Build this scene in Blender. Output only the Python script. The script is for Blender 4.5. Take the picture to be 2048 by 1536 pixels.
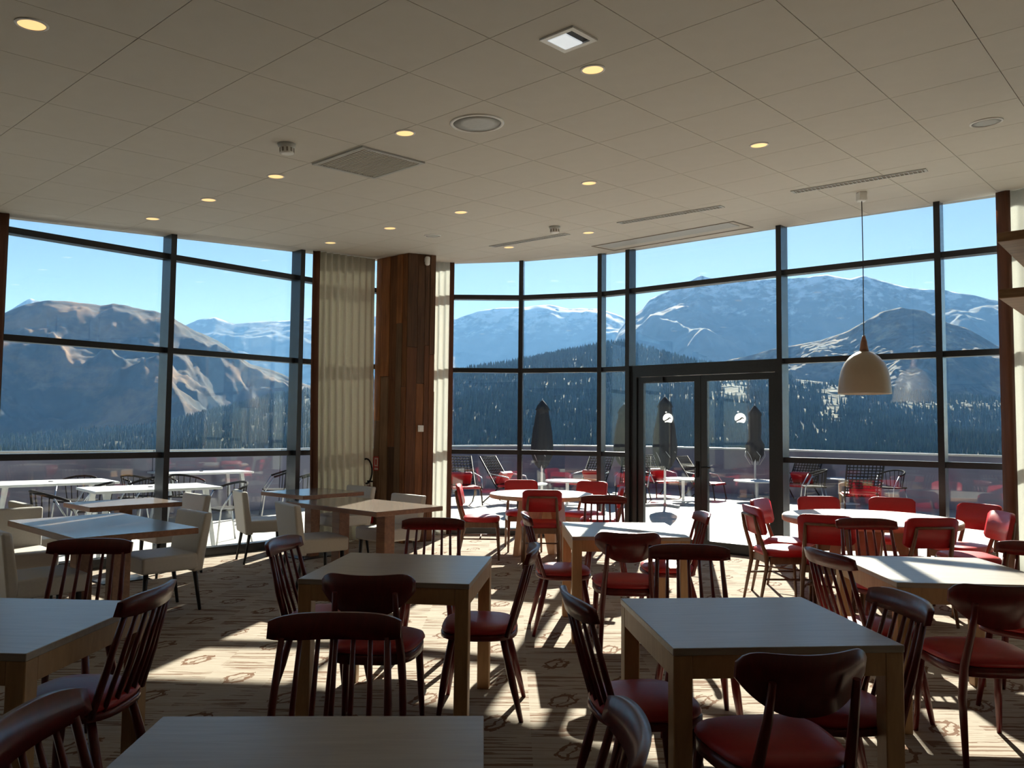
import bpy, bmesh, math, random
from mathutils import Vector, Matrix, noise as mnoise
R = math.radians
random.seed(7)
sc = bpy.context.scene
COL = sc.collection
for o in list(bpy.data.objects):
    bpy.data.objects.remove(o)

# ---------------------------------------------------------------- camera, sky, sun, exposure
CAM_H = 1.5
PITCH, ROLL, FPX = 3.296, 0.608, 1580.0
cam_d = bpy.data.cameras.new('camera'); cam = bpy.data.objects.new('camera', cam_d); COL.objects.link(cam)
cam_d.sensor_fit = 'HORIZONTAL'; cam_d.sensor_width = 36.0; cam_d.lens = FPX / 2048 * 36.0
cam_d.clip_start = 0.05; cam_d.clip_end = 40000
_p, _r = R(PITCH), R(ROLL)
_f = Vector((0, math.cos(_p), math.sin(_p))); _u0 = Vector((0, -math.sin(_p), math.cos(_p))); _r0 = Vector((1, 0, 0))
_rt = _r0 * math.cos(_r) + _u0 * math.sin(_r); _up = _u0 * math.cos(_r) - _r0 * math.sin(_r)
cam.matrix_world = Matrix(((_rt.x, _up.x, -_f.x, 0), (_rt.y, _up.y, -_f.y, 0), (_rt.z, _up.z, -_f.z, CAM_H), (0, 0, 0, 1)))
sc.camera = cam

SUN_AZ, SUN_EL = 11.8, 29.8        # degrees right of the view axis / above the horizon
w = bpy.data.worlds.new('World'); sc.world = w; w.use_nodes = True
wn = w.node_tree.nodes; wl = w.node_tree.links; wn.clear()
sky = wn.new('ShaderNodeTexSky'); sky.sky_type = 'NISHITA'; sky.sun_disc = False
sky.sun_elevation = R(SUN_EL); sky.sun_rotation = R(SUN_AZ)
sky.altitude = 1800; sky.air_density = 1.0; sky.dust_density = 0.3; sky.ozone_density = 1.6
bg = wn.new('ShaderNodeBackground'); bg.inputs['Strength'].default_value = 0.118
wo = wn.new('ShaderNodeOutputWorld')
wl.new(sky.outputs[0], bg.inputs[0]); wl.new(bg.outputs[0], wo.inputs[0])
sun_d = bpy.data.lights.new('sun', 'SUN'); sun_d.energy = 24.0; sun_d.angle = R(0.53); sun_d.color = (1.0, 0.95, 0.88)
sun = bpy.data.objects.new('sun', sun_d); COL.objects.link(sun)
_sd = Vector((math.sin(R(SUN_AZ)) * math.cos(R(SUN_EL)), math.cos(R(SUN_AZ)) * math.cos(R(SUN_EL)), math.sin(R(SUN_EL))))
sun.rotation_euler = _sd.to_track_quat('Z', 'Y').to_euler(); sun.location = _sd * 60

vs = sc.view_settings
vs.view_transform = 'Standard'; vs.look = 'None'; vs.exposure = 0.0; vs.gamma = 1.0; vs.use_curve_mapping = False
sc.cycles.transparent_max_bounces = 24
sc.cycles.max_bounces = 8; sc.cycles.diffuse_bounces = 4; sc.cycles.glossy_bounces = 3
sc.cycles.adaptive_threshold = 0.03; sc.cycles.use_light_tree = False
sc.cycles.sample_clamp_indirect = 6.0

# ---------------------------------------------------------------- mesh helpers
class MB:
    def __init__(s): s.v = []; s.f = []; s.sm = []
    def add(s, vs_, fs, smooth=False):
        b = len(s.v); s.v += [tuple(p) for p in vs_]
        for f in fs: s.f.append(tuple(i + b for i in f)); s.sm.append(smooth)
        return s
    def box(s, c, d, rz=0.0, M=None):
        hx, hy, hz = d[0] / 2, d[1] / 2, d[2] / 2
        ps = [Vector((x, y, z)) for z in (-hz, hz) for x, y in ((-hx, -hy), (hx, -hy), (hx, hy), (-hx, hy))]
        T = Matrix.Translation(c) @ (M.to_4x4() if M else Matrix.Rotation(rz, 4, 'Z'))
        return s.hexa([T @ p for p in ps])
    def hexa(s, ps):
        return s.add(ps, [(3, 2, 1, 0), (4, 5, 6, 7), (0, 1, 5, 4), (1, 2, 6, 5), (2, 3, 7, 6), (3, 0, 4, 7)])
    def tube(s, pts, rad, n=8, closed=False, smooth=True):
        pts = [Vector(p) for p in pts]; m = len(pts)
        if not isinstance(rad, (list, tuple)): rad = [rad] * m
        vs_ = []; fs = []
        up = Vector((0, 0, 1)); prev = None
        for i, p in enumerate(pts):
            a = pts[(i - 1) % m] if (closed or i > 0) else p
            b = pts[(i + 1) % m] if (closed or i < m - 1) else p
            t = (b - a).normalized()
            if prev is None:
                x = t.orthogonal().normalized()
                if abs(t.z) < 0.9: x = t.cross(up).normalized()
            else:
                x = (prev - t * prev.dot(t)).normalized()
            prev = x; y = t.cross(x)
            for k in range(n):
                an = 2 * math.pi * k / n
                vs_.append(p + (x * math.cos(an) + y * math.sin(an)) * rad[i])
        for i in range(m if closed else m - 1):
            j = (i + 1) % m
            for k in range(n):
                l = (k + 1) % n
                fs.append((i * n + k, i * n + l, j * n + l, j * n + k))
        s.add(vs_, fs, smooth)
        if not closed:
            b = len(s.v) - len(vs_)
            s.f.append(tuple(b + k for k in reversed(range(n)))); s.sm.append(False)
            s.f.append(tuple(b + (m - 1) * n + k for k in range(n))); s.sm.append(False)
        return s
    def lathe(s, prof, c=(0, 0, 0), n=24, smooth=True, caps=True):
        vs_ = []; fs = []; m = len(prof)
        for r_, z in prof:
            for k in range(n):
                a = 2 * math.pi * k / n
                vs_.append((c[0] + r_ * math.cos(a), c[1] + r_ * math.sin(a), c[2] + z))
        for i in range(m - 1):
            for k in range(n):
                l = (k + 1) % n
                fs.append((i * n + k, i * n + l, (i + 1) * n + l, (i + 1) * n + k))
        s.add(vs_, fs, smooth)
        b = len(s.v) - len(vs_)
        if caps:
            s.f.append(tuple(b + k for k in reversed(range(n)))); s.sm.append(False)
            s.f.append(tuple(b + (m - 1) * n + k for k in range(n))); s.sm.append(False)
        return s
    def rings(s, rs, smooth=True, closed_ends=True):
        n = len(rs[0]); vs_ = [p for r_ in rs for p in r_]; fs = []
        for i in range(len(rs) - 1):
            for k in range(n):
                l = (k + 1) % n
                fs.append((i * n + k, i * n + l, (i + 1) * n + l, (i + 1) * n + k))
        s.add(vs_, fs, smooth); b = len(s.v) - len(vs_)
        if closed_ends:
            s.f.append(tuple(b + k for k in reversed(range(n)))); s.sm.append(False)
            s.f.append(tuple(b + (len(rs) - 1) * n + k for k in range(n))); s.sm.append(smooth)
        return s
    def prism(s, poly, z0, z1):
        n = len(poly)
        zz0 = z0 if callable(z0) else (lambda x, y: z0); zz1 = z1 if callable(z1) else (lambda x, y: z1)
        vs_ = [(x, y, zz0(x, y)) for x, y in poly] + [(x, y, zz1(x, y)) for x, y in poly]
        fs = [tuple(reversed(range(n))), tuple(range(n, 2 * n))] + [(i, (i + 1) % n, n + (i + 1) % n, n + i) for i in range(n)]
        return s.add(vs_, fs)
    def grid(s, rows, smooth=True):
        n = len(rows[0]); vs_ = [p for r_ in rows for p in r_]
        fs = [(i * n + k, i * n + k + 1, (i + 1) * n + k + 1, (i + 1) * n + k) for i in range(len(rows) - 1) for k in range(n - 1)]
        return s.add(vs_, fs, smooth)
    def mesh(s, name, m, bevel=0.0, seg=1):
        me = bpy.data.meshes.new(name); me.from_pydata(s.v, [], s.f)
        me.polygons.foreach_set('use_smooth', s.sm)
        if bevel > 0:
            bm = bmesh.new(); bm.from_mesh(me)
            bmesh.ops.bevel(bm, geom=list(bm.edges), offset=bevel, segments=seg, affect='EDGES', profile=0.5)
            bm.to_mesh(me); bm.free()
        me.materials.append(m); me.update()
        return me
    def build(s, name, m, parent=None, bevel=0.0, seg=1):
        o = bpy.data.objects.new(name, s.mesh(name, m, bevel, seg)); COL.objects.link(o)
        if parent is not None: o.parent = parent
        return o

def empty(name, loc=(0, 0, 0), rz=0.0, label=None, cat=None, group=None):
    o = bpy.data.objects.new(name, None); COL.objects.link(o)
    o.location = loc; o.rotation_euler = (0, 0, rz); o.empty_display_size = 0.1
    return tag(o, label, cat, group)
def tag(o, label=None, cat=None, group=None, kind=None):
    if label: o['label'] = label
    if cat: o['category'] = cat
    if group: o['group'] = group
    if kind: o['kind'] = kind
    return o
def copy_tree(o, parent=None):
    c = o.copy(); COL.objects.link(c); c.parent = parent
    for ch in list(o.children):
        copy_tree(ch, c)
    return c
_used = set()
def place(proto, loc, d, label, group):
    o = proto if proto.name not in _used else copy_tree(proto)
    _used.add(proto.name)
    o.location = loc; o.rotation_euler = (0, 0, math.atan2(-d[0], d[1]))
    o['label'] = label; o['group'] = group
    return o

# ---------------------------------------------------------------- materials
def new_mat(name):
    m = bpy.data.materials.new(name); m.use_nodes = True
    nt = m.node_tree; b = nt.nodes['Principled BSDF']
    return m, nt, b
def nd(nt, t, **kw):
    n = nt.nodes.new(t)
    for k, v in kw.items():
        if k in n.inputs: n.inputs[k].default_value = v
        else: setattr(n, k, v)
    return n
def ramp(nt, fac, stops):
    r_ = nt.nodes.new('ShaderNodeValToRGB')
    while len(r_.color_ramp.elements) < len(stops): r_.color_ramp.elements.new(0.5)
    for e, (p, c) in zip(r_.color_ramp.elements, stops):
        e.position = p; e.color = (*c, 1) if len(c) == 3 else c
    nt.links.new(fac, r_.inputs['Fac']); return r_.outputs['Color']
def plain(name, c, rough=0.5, metal=0.0, var=0.06, scale=40.0, bump=0.0, spec=0.5):
    m, nt, b = new_mat(name)
    tc = nd(nt, 'ShaderNodeTexCoord'); nz = nd(nt, 'ShaderNodeTexNoise', Scale=scale, Detail=3.0)
    nt.links.new(tc.outputs['Object'], nz.inputs['Vector'])
    lo = tuple(x * (1 - var) for x in c); hi = tuple(min(1, x * (1 + var)) for x in c)
    nt.links.new(ramp(nt, nz.outputs['Fac'], [(0.3, lo), (0.7, hi)]), b.inputs['Base Color'])
    b.inputs['Roughness'].default_value = rough; b.inputs['Metallic'].default_value = metal
    b.inputs['Specular IOR Level'].default_value = spec
    if bump > 0:
        bp = nd(nt, 'ShaderNodeBump', Strength=bump, Distance=0.01)
        nt.links.new(nz.outputs['Fac'], bp.inputs['Height']); nt.links.new(bp.outputs['Normal'], b.inputs['Normal'])
    return m
def wood(name, c0, c1, rough=0.4, stretch=(2, 30, 30), bump=0.1, spec=0.5, coat=0.0, rnd=0.0):
    m, nt, b = new_mat(name)
    tc = nd(nt, 'ShaderNodeTexCoord'); mp = nd(nt, 'ShaderNodeMapping'); mp.inputs['Scale'].default_value = stretch
    nt.links.new(tc.outputs['Object'], mp.inputs['Vector'])
    nz = nd(nt, 'ShaderNodeTexNoise', Scale=1.0, Detail=6.0, Roughness=0.65, Distortion=0.6)
    nt.links.new(mp.outputs['Vector'], nz.inputs['Vector'])
    col = ramp(nt, nz.outputs['Fac'], [(0.28, c0), (0.72, c1)])
    if rnd > 0:
        oi = nd(nt, 'ShaderNodeObjectInfo'); mr = nd(nt, 'ShaderNodeMapRange')
        mr.inputs['To Min'].default_value = 1 - rnd; mr.inputs['To Max'].default_value = 1 + rnd
        nt.links.new(oi.outputs['Random'], mr.inputs['Value'])
        hs = nd(nt, 'ShaderNodeHueSaturation'); nt.links.new(mr.outputs[0], hs.inputs['Value'])
        nt.links.new(col, hs.inputs['Color']); col = hs.outputs['Color']
    nt.links.new(col, b.inputs['Base Color'])
    b.inputs['Roughness'].default_value = rough; b.inputs['Specular IOR Level'].default_value = spec
    b.inputs['Coat Weight'].default_value = coat; b.inputs['Coat Roughness'].default_value = 0.15
    if bump > 0:
        bp = nd(nt, 'ShaderNodeBump', Strength=bump, Distance=0.003)
        nt.links.new(nz.outputs['Fac'], bp.inputs['Height']); nt.links.new(bp.outputs['Normal'], b.inputs['Normal'])
    return m
def emit(name, c, s):
    m, nt, b = new_mat(name)
    b.inputs['Base Color'].default_value = (*c, 1); b.inputs['Emission Color'].default_value = (*c, 1)
    b.inputs['Emission Strength'].default_value = s
    m.cycles.emission_sampling = 'NONE'
    return m

M_ceil = plain('ceiling_tile_paint', (0.58, 0.555, 0.505), 0.7, var=0.015, scale=8, spec=0.2)
M_gap = plain('ceiling_gap', (0.30, 0.27, 0.24), 0.9)
M_wallp = plain('plaster_beige', (0.13, 0.11, 0.09), 0.8, var=0.04, scale=5)
M_frame = plain('anthracite_frame', (0.020, 0.023, 0.028), 0.26, var=0.05, spec=0.5)
M_white = plain('white_plastic', (0.78, 0.78, 0.76), 0.4, var=0.02)
M_grey = plain('grey_plastic', (0.42, 0.43, 0.42), 0.5, var=0.04)
M_dark = plain('black_plastic', (0.014, 0.014, 0.016), 0.6, spec=0.3)
M_chrome = plain('brushed_metal', (0.6, 0.6, 0.6), 0.28, metal=1.0)
M_red = plain('red_vinyl', (0.36, 0.012, 0.016), 0.42, var=0.05, scale=60, bump=0.04)
M_redb = plain('bright_red_vinyl', (0.42, 0.010, 0.016), 0.40, var=0.05, scale=60, bump=0.04)
M_redwood = wood('red_stained_wood', (0.075, 0.0055, 0.0055), (0.135, 0.0095, 0.0085), 0.32, (40, 40, 4), 0.04, spec=0.4, coat=0.1)
M_brownwood = wood('brown_chair_wood', (0.11, 0.045, 0.022), (0.19, 0.085, 0.04), 0.35, (40, 40, 4), 0.05, coat=0.2)
M_oak = wood('oak_frame', (0.34, 0.19, 0.085), (0.48, 0.29, 0.14), 0.42, (25, 25, 4), 0.06)
M_lam = wood('taupe_laminate', (0.29, 0.245, 0.205), (0.38, 0.33, 0.28), 0.33, (3, 40, 40), 0.03, spec=0.5)
M_walnut = wood('walnut_table', (0.16, 0.07, 0.04), (0.27, 0.13, 0.07), 0.35, (3, 30, 30), 0.04)
M_walnut_top = wood('walnut_top', (0.19, 0.15, 0.125), (0.28, 0.225, 0.185), 0.16, (3, 40, 40), 0.015, spec=0.9)
M_rtop = plain('pale_round_top', (0.80, 0.77, 0.72), 0.28, var=0.03)
M_redge = wood('round_table_wood', (0.45, 0.26, 0.16), (0.58, 0.37, 0.24), 0.4, (12, 12, 3), 0.04)
M_cream = plain('cream_leatherette', (0.47, 0.44, 0.395), 0.55, var=0.03, scale=50, bump=0.05)
M_blackwood = plain('black_leg_wood', (0.012, 0.011, 0.012), 0.35)
M_plank = wood('reclaimed_plank', (0.075, 0.024, 0.009), (0.26, 0.105, 0.042), 0.65, (22, 22, 1.6), 0.5, rnd=0.45, spec=0.3)
M_planks = [M_plank, wood('orange_plank', (0.13, 0.042, 0.012), (0.36, 0.15, 0.055), 0.65, (22, 22, 1.6), 0.5, rnd=0.3, spec=0.3),
            wood('umber_plank', (0.045, 0.020, 0.010), (0.15, 0.075, 0.038), 0.7, (22, 22, 1.6), 0.5, rnd=0.3, spec=0.3), wood('grey_brown_plank', (0.09, 0.05, 0.028), (0.24, 0.145, 0.085), 0.7, (22, 22, 1.6), 0.5, rnd=0.3, spec=0.3)]
M_band = wood('brown_curtain_band', (0.075, 0.022, 0.008), (0.12, 0.04, 0.016), 0.6, (30, 30, 2), 0.1)
M_shelf = wood('shelf_wood', (0.16, 0.075, 0.03), (0.34, 0.19, 0.09), 0.55, (3, 25, 25), 0.2)
M_umb = plain('charcoal_canvas', (0.03, 0.032, 0.038), 0.8, var=0.1, scale=30)
M_umbtrim = plain('umbrella_piping', (0.5, 0.5, 0.5), 0.6)
M_wmetal = plain('white_metal', (0.8, 0.8, 0.79), 0.35, var=0.02)
M_rattan = plain('dark_rattan', (0.018, 0.018, 0.02), 0.9, var=0.2, scale=80, spec=0.1)
M_pave = plain('terrace_paving', (0.34, 0.33, 0.315), 0.75, var=0.10, scale=1.5)
M_extred = plain('extinguisher_red', (0.42, 0.01, 0.012), 0.3)
M_lampshade = plain('cream_enamel', (0.30, 0.235, 0.17), 0.35, var=0.02)
M_warm = emit('downlight_glow', (1.0, 0.62, 0.26), 1.1)
def sticker_mat():
    m = bpy.data.materials.new('white_vinyl_sticker'); m.use_nodes = True; nt = m.node_tree; nt.nodes.clear()
    out = nd(nt, 'ShaderNodeOutputMaterial'); df = nd(nt, 'ShaderNodeBsdfDiffuse'); tl = nd(nt, 'ShaderNodeBsdfTranslucent')
    df.inputs['Color'].default_value = tl.inputs['Color'].default_value = (0.86, 0.87, 0.87, 1)
    mx = nd(nt, 'ShaderNodeMixShader'); mx.inputs[0].default_value = 0.6
    nt.links.new(df.outputs[0], mx.inputs[1]); nt.links.new(tl.outputs[0], mx.inputs[2]); nt.links.new(mx.outputs[0], out.inputs[0])
    return m
M_logo = sticker_mat()

def glass_mat(name, tint=(0.90, 0.945, 0.955), f0=0.062):
    m = bpy.data.materials.new(name); m.use_nodes = True; nt = m.node_tree; nt.nodes.clear()
    out = nd(nt, 'ShaderNodeOutputMaterial'); tr = nd(nt, 'ShaderNodeBsdfTransparent'); gl = nd(nt, 'ShaderNodeBsdfGlossy')
    tr.inputs['Color'].default_value = (*tint, 1); gl.inputs['Roughness'].default_value = 0.0
    lw = nd(nt, 'ShaderNodeLayerWeight'); lw.inputs['Blend'].default_value = 0.5      # Schlick reflectance
    pw = nd(nt, 'ShaderNodeMath', operation='POWER'); nt.links.new(lw.outputs['Facing'], pw.inputs[0]); pw.inputs[1].default_value = 5.0
    fr = nd(nt, 'ShaderNodeMath', operation='MULTIPLY_ADD'); nt.links.new(pw.outputs[0], fr.inputs[0]); fr.inputs[1].default_value = 1.0 - f0; fr.inputs[2].default_value = f0
    tc = nd(nt, 'ShaderNodeTexCoord'); nz = nd(nt, 'ShaderNodeTexNoise', Scale=0.6, Detail=1.0)
    bp = nd(nt, 'ShaderNodeBump', Strength=0.012, Distance=0.05)
    nt.links.new(tc.outputs['Object'], nz.inputs['Vector']); nt.links.new(nz.outputs['Fac'], bp.inputs['Height'])
    nt.links.new(bp.outputs['Normal'], gl.inputs['Normal'])
    mx = nd(nt, 'ShaderNodeMixShader')
    nt.links.new(fr.outputs[0], mx.inputs[0]); nt.links.new(tr.outputs[0], mx.inputs[1]); nt.links.new(gl.outputs[0], mx.inputs[2])
    nt.links.new(mx.outputs[0], out.inputs[0])
    return m
M_glass = glass_mat('window_glass')

def curtain_mat(name, tr, c0, c1):
    m = bpy.data.materials.new(name); m.use_nodes = True; nt = m.node_tree; nt.nodes.clear()
    out = nd(nt, 'ShaderNodeOutputMaterial'); df = nd(nt, 'ShaderNodeBsdfDiffuse'); tl = nd(nt, 'ShaderNodeBsdfTranslucent')
    tc = nd(nt, 'ShaderNodeTexCoord'); nz = nd(nt, 'ShaderNodeTexNoise', Scale=180.0, Detail=2.0)
    nt.links.new(tc.outputs['Object'], nz.inputs['Vector'])
    c = ramp(nt, nz.outputs['Fac'], [(0.3, c0), (0.7, c1)])
    nt.links.new(c, df.inputs['Color']); nt.links.new(c, tl.inputs['Color'])
    mx = nd(nt, 'ShaderNodeMixShader'); mx.inputs[0].default_value = tr
    nt.links.new(df.outputs[0], mx.inputs[1]); nt.links.new(tl.outputs[0], mx.inputs[2]); nt.links.new(mx.outputs[0], out.inputs[0])
    return m
M_curtain = curtain_mat('lined_curtain', 0.12, (0.70, 0.69, 0.60), (0.80, 0.79, 0.70))
M_sheer = curtain_mat('sheer_curtain', 0.42, (0.78, 0.78, 0.74), (0.86, 0.86, 0.82))

def carpet_mat():
    m, nt, b = new_mat('patterned_carpet')
    L = nt.links.new
    tc = nd(nt, 'ShaderNodeTexCoord'); sep = nd(nt, 'ShaderNodeSeparateXYZ'); L(tc.outputs['Object'], sep.inputs[0])
    def mth(op, a, b_=None, c=None):
        n = nd(nt, 'ShaderNodeMath', operation=op)
        for i, q in enumerate((a, b_, c)):
            if q is None: continue
            if isinstance(q, (int, float)): n.inputs[i].default_value = q
            else: L(q, n.inputs[i])
        return n.outputs[0]
    CX, CY = 0.385, 0.345
    ux = mth('DIVIDE', mth('ADD', sep.outputs[0], 2.5825), CX); uy = mth('DIVIDE', mth('ADD', sep.outputs[1], 0.178), CY)
    ix = mth('FLOOR', ux); iy = mth('FLOOR', uy)
    fx = mth('SUBTRACT', mth('FRACT', ux), 0.5); fy = mth('SUBTRACT', mth('FRACT', uy), 0.5)
    par = mth('FLOORED_MODULO', mth('ADD', ix, iy), 2.0)
    # scribbled oval motif
    nzw = nd(nt, 'ShaderNodeTexNoise', Scale=14.0, Detail=2.0); L(tc.outputs['Object'], nzw.inputs['Vector'])
    wob = mth('MULTIPLY', mth('SUBTRACT', nzw.outputs['Fac'], 0.5), 0.25)
    ex = mth('DIVIDE', mth('ADD', mth('ADD', fx, mth('MULTIPLY', fy, -0.25)), wob), 0.19); ey = mth('DIVIDE', mth('ADD', fy, wob), 0.30)
    rr = mth('SQRT', mth('ADD', mth('MULTIPLY', ex, ex), mth('MULTIPLY', ey, ey)))
    ring = mth('LESS_THAN', mth('ABSOLUTE', mth('SUBTRACT', rr, 0.85)), 0.13)
    dia = mth('LESS_THAN', mth('ABSOLUTE', mth('FRACT', mth('MULTIPLY', mth('ADD', mth('ADD', fx, mth('MULTIPLY', fy, -0.5)), wob), 6.0))), 0.22)
    inside = mth('LESS_THAN', rr, 1.15)
    mot = mth('MULTIPLY', mth('MAXIMUM', ring, mth('MULTIPLY', dia, inside)), mth('LESS_THAN', par, 0.5))
    # streaky bark lines in the other cells
    mp = nd(nt, 'ShaderNodeMapping'); mp.inputs['Scale'].default_value = (2.2, 42, 1); L(tc.outputs['Object'], mp.inputs['Vector'])
    nz = nd(nt, 'ShaderNodeTexNoise', Scale=1.0, Detail=4.0, Distortion=0.4); L(mp.outputs[0], nz.inputs['Vector'])
    st = mth('MULTIPLY', mth('GREATER_THAN', nz.outputs['Fac'], 0.535), mth('ADD', 0.4, mth('MULTIPLY', mth('GREATER_THAN', par, 0.5), 0.6)))
    mask = mth('MAXIMUM', mth('MULTIPLY', mot, 0.9), mth('MULTIPLY', st, 0.80))
    base = ramp(nt, nz.outputs['Fac'], [(0.2, (0.29, 0.245, 0.195)), (0.8, (0.42, 0.365, 0.30))])
    mix = nd(nt, 'ShaderNodeMix', data_type='RGBA'); L(mask, mix.inputs[0]); L(base, mix.inputs[6]); mix.inputs[7].default_value = (0.12, 0.05, 0.022, 1)
    L(mix.outputs[2], b.inputs['Base Color']); b.inputs['Roughness'].default_value = 0.95; b.inputs['Specular IOR Level'].default_value = 0.1
    pf = nd(nt, 'ShaderNodeTexNoise', Scale=300.0, Detail=2.0); L(tc.outputs['Object'], pf.inputs['Vector'])
    bp = nd(nt, 'ShaderNodeBump', Strength=0.3, Distance=0.004); L(pf.outputs['Fac'], bp.inputs['Height']); L(bp.outputs[0], b.inputs['Normal'])
    return m
M_carpet = carpet_mat()

# ---------------------------------------------------------------- room geometry
def ceil_z(x, y): return 3.34 + 0.04148 * x + 0.0529 * y
T1, T2, T3 = 3.403, 2.344, 1.177
LW = [(-9.0, 3.44), (-7.30, 5.26), (-6.17, 6.47), (-5.05, 7.67), (-3.93, 8.87), (-2.80, 10.06)]          # left facade
CW = [(-2.02, 10.86), (-1.50, 11.27), (-0.86, 11.41), (0.13, 11.40), (1.27, 11.04), (1.64, 10.76)]        # curved corner
RW = [(3.26, 9.42), (4.59, 8.40), (6.05, 7.30), (7.50, 6.20), (9.0, 5.06)]                              # right facade
GL = LW + CW + RW
ROOM = GL + [(9.0, -4.0), (-9.0, -4.0)]
ROOM_CCW = list(reversed(ROOM))

floor = MB().prism(ROOM_CCW, -0.2, 0.0).build('floor', M_carpet); tag(floor, kind='structure')
ceiling = MB().prism([(x * 1.012, y + (0.12 if y > 0 else -0.1)) for x, y in ROOM_CCW], lambda x, y: ceil_z(x, y) + 0.014, lambda x, y: ceil_z(x, y) + 0.35).build('ceiling', M_gap)
tag(ceiling, kind='structure')

def clip(poly, a, b):
    out = []
    def side(p): return (b[0] - a[0]) * (p[1] - a[1]) - (b[1] - a[1]) * (p[0] - a[0])
    for i in range(len(poly)):
        p, q = poly[i], poly[(i + 1) % len(poly)]; sp, sq = side(p), side(q)
        if sp >= 0: out.append(p)
        if (sp > 0 > sq) or (sp < 0 < sq):
            t = sp / (sp - sq); out.append((p[0] + (q[0] - p[0]) * t, p[1] + (q[1] - p[1]) * t))
    return out
AV = R(48.9); VX, VY = math.cos(AV), math.sin(AV); UX, UY = math.sin(AV), -math.cos(AV)
TS = 0.632; G0 = (0.755, 4.095)     # a measured joint crossing
rest = MB(); n_tile = 0
for i in range(-22, 24):
    for j in range(-16, 22):
        g = 0.0022
        cs = [(i + g / TS, j + g / TS), (i + 1 - g / TS, j + g / TS), (i + 1 - g / TS, j + 1 - g / TS), (i + g / TS, j + 1 - g / TS)]
        poly = [(G0[0] + TS * (a * UX + b * VX), G0[1] + TS * (a * UY + b * VY)) for a, b in cs]
        for k in range(len(ROOM_CCW)):
            if len(poly) < 3: break
            poly = clip(poly, ROOM_CCW[k], ROOM_CCW[(k + 1) % len(ROOM_CCW)])
        if len(poly) < 3: continue
        cx = sum(p[0] for p in poly) / len(poly); cy = sum(p[1] for p in poly) / len(poly)
        if cy > 2.9 and abs(cx) < 0.70 * cy + 0.5 and n_tile < 300:
            MB().prism([(x - cx, y - cy) for x, y in poly], lambda x, y: ceil_z(x + cx, y + cy) - 3, lambda x, y: ceil_z(x + cx, y + cy) - 3 + 0.0139).build('ceiling_tile', M_ceil, ceiling).location = (cx, cy, 3)
            n_tile += 1
        else:
            rest.prism(poly, ceil_z, lambda x, y: ceil_z(x, y) + 0.0139)
tag(rest.build('ceiling_tile_remainder', M_ceil, ceiling), kind='stuff')

def wall_seg(name, a, b, z0, z1, th=0.15, m=None):
    d = Vector((b[0] - a[0], b[1] - a[1], 0)); n = Vector((-d.y, d.x, 0)).normalized() * th
    ps = [a, b, (b[0] + n.x, b[1] + n.y), (a[0] + n.x, a[1] + n.y)]
    o = MB().prism(ps, z0, z1 if not callable(z1) else z1).build(name, m or M_wallp); tag(o, kind='structure'); return o
wall_seg('wall_right', (9.0, -4.0), (9.0, 5.06), -0.1, lambda x, y: ceil_z(x, y) + 0.2, -0.2)
wall_seg('wall_left', (-9.0, 3.44), (-9.0, -4.0), -0.1, lambda x, y: ceil_z(x, y) + 0.2, -0.2)
wall_seg('wall_back', (-9.0, -4.0), (9.0, -4.0), -0.1, lambda x, y: ceil_z(x, y) + 0.2, -0.2)

# ---- glazed facades: mullions, transoms, panes, one object each
def dirv(a, b):
    d = Vector((b[0] - a[0], b[1] - a[1], 0)); L = d.length; return d / L, L
def bar(name, a, b, z0, z1, depth, par, off=0.0, m=None):
    """horizontal bar between plan points a,b; depth measured towards the room"""
    d, L = dirv(a, b); n = Vector((d.y, -d.x, 0))     # towards the room
    A = Vector((*a, 0)) + n * off; B = Vector((*b, 0)) + n * off
    q = [A, B, B + n * depth, A + n * depth]
    zz0 = z0 if callable(z0) else (lambda x, y: z0); zz1 = z1 if callable(z1) else (lambda x, y: z1)
    ps = [(p.x, p.y, zz0(p.x, p.y)) for p in q] + [(p.x, p.y, zz1(p.x, p.y)) for p in q]
    fs = [(0, 1, 2, 3), (7, 6, 5, 4), (4, 5, 1, 0), (5, 6, 2, 1), (6, 7, 3, 2), (7, 4, 0, 3)]
    return MB().add(ps, fs).build(name, m or M_frame, par)
def mullion(p, ang, par, wd=0.062, depth=0.17, top=None):
    c, s_ = math.cos(ang), math.sin(ang)
    d = Vector((c, s_, 0)); n = Vector((s_, -c, 0))
    P = Vector((*p, 0)); h = wd / 2
    q = [P - d * h - n * 0.04, P + d * h - n * 0.04, P + d * h + n * (depth - 0.04), P - d * h + n * (depth - 0.04)]
    zt = (lambda x, y: ceil_z(x, y) + 0.02) if top is None else (lambda x, y: top)
    ps = [(v.x, v.y, 0.0) for v in q] + [(v.x, v.y, zt(v.x, v.y)) for v in q]
    return MB().hexa(ps).build('mullion', M_frame, par)
win_1 = empty('window_1'); tag(win_1, 'left dark-framed glass facade towards the brown ridge', kind='structure')
win_2 = empty('window_2'); tag(win_2, 'curved corner glazing between timber column and door', kind='structure')
win_3 = empty('window_3'); tag(win_3, 'right dark-framed glass facade behind the pendant lamp', kind='structure')
door_1 = empty('door_1'); tag(door_1, 'glazed double door to the terrace', kind='structure')
def bay(a, b, par, door=False):
    if not door:
        levels = [0.10, T3, T2, T1]
        bar('bottom_rail', a, b, 0.0, 0.10, 0.12, par, -0.04)
    else:
        levels = [T2, T1]
    for z in levels:
        if z > 0.2: bar('transom', a, b, z - 0.032, z + 0.032, 0.12, par, -0.02)
    tops = levels[1:] + [None]
    for z0, z1 in zip(levels, tops):
        lo = z0 + (0.03 if z0 > 0.2 else 0.0)
        hi = (z1 - 0.03) if z1 else (lambda x, y: ceil_z(x, y) + 0.01)
        bar('pane', a, b, lo, hi, 0.024, par, 0.0, M_glass)
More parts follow.
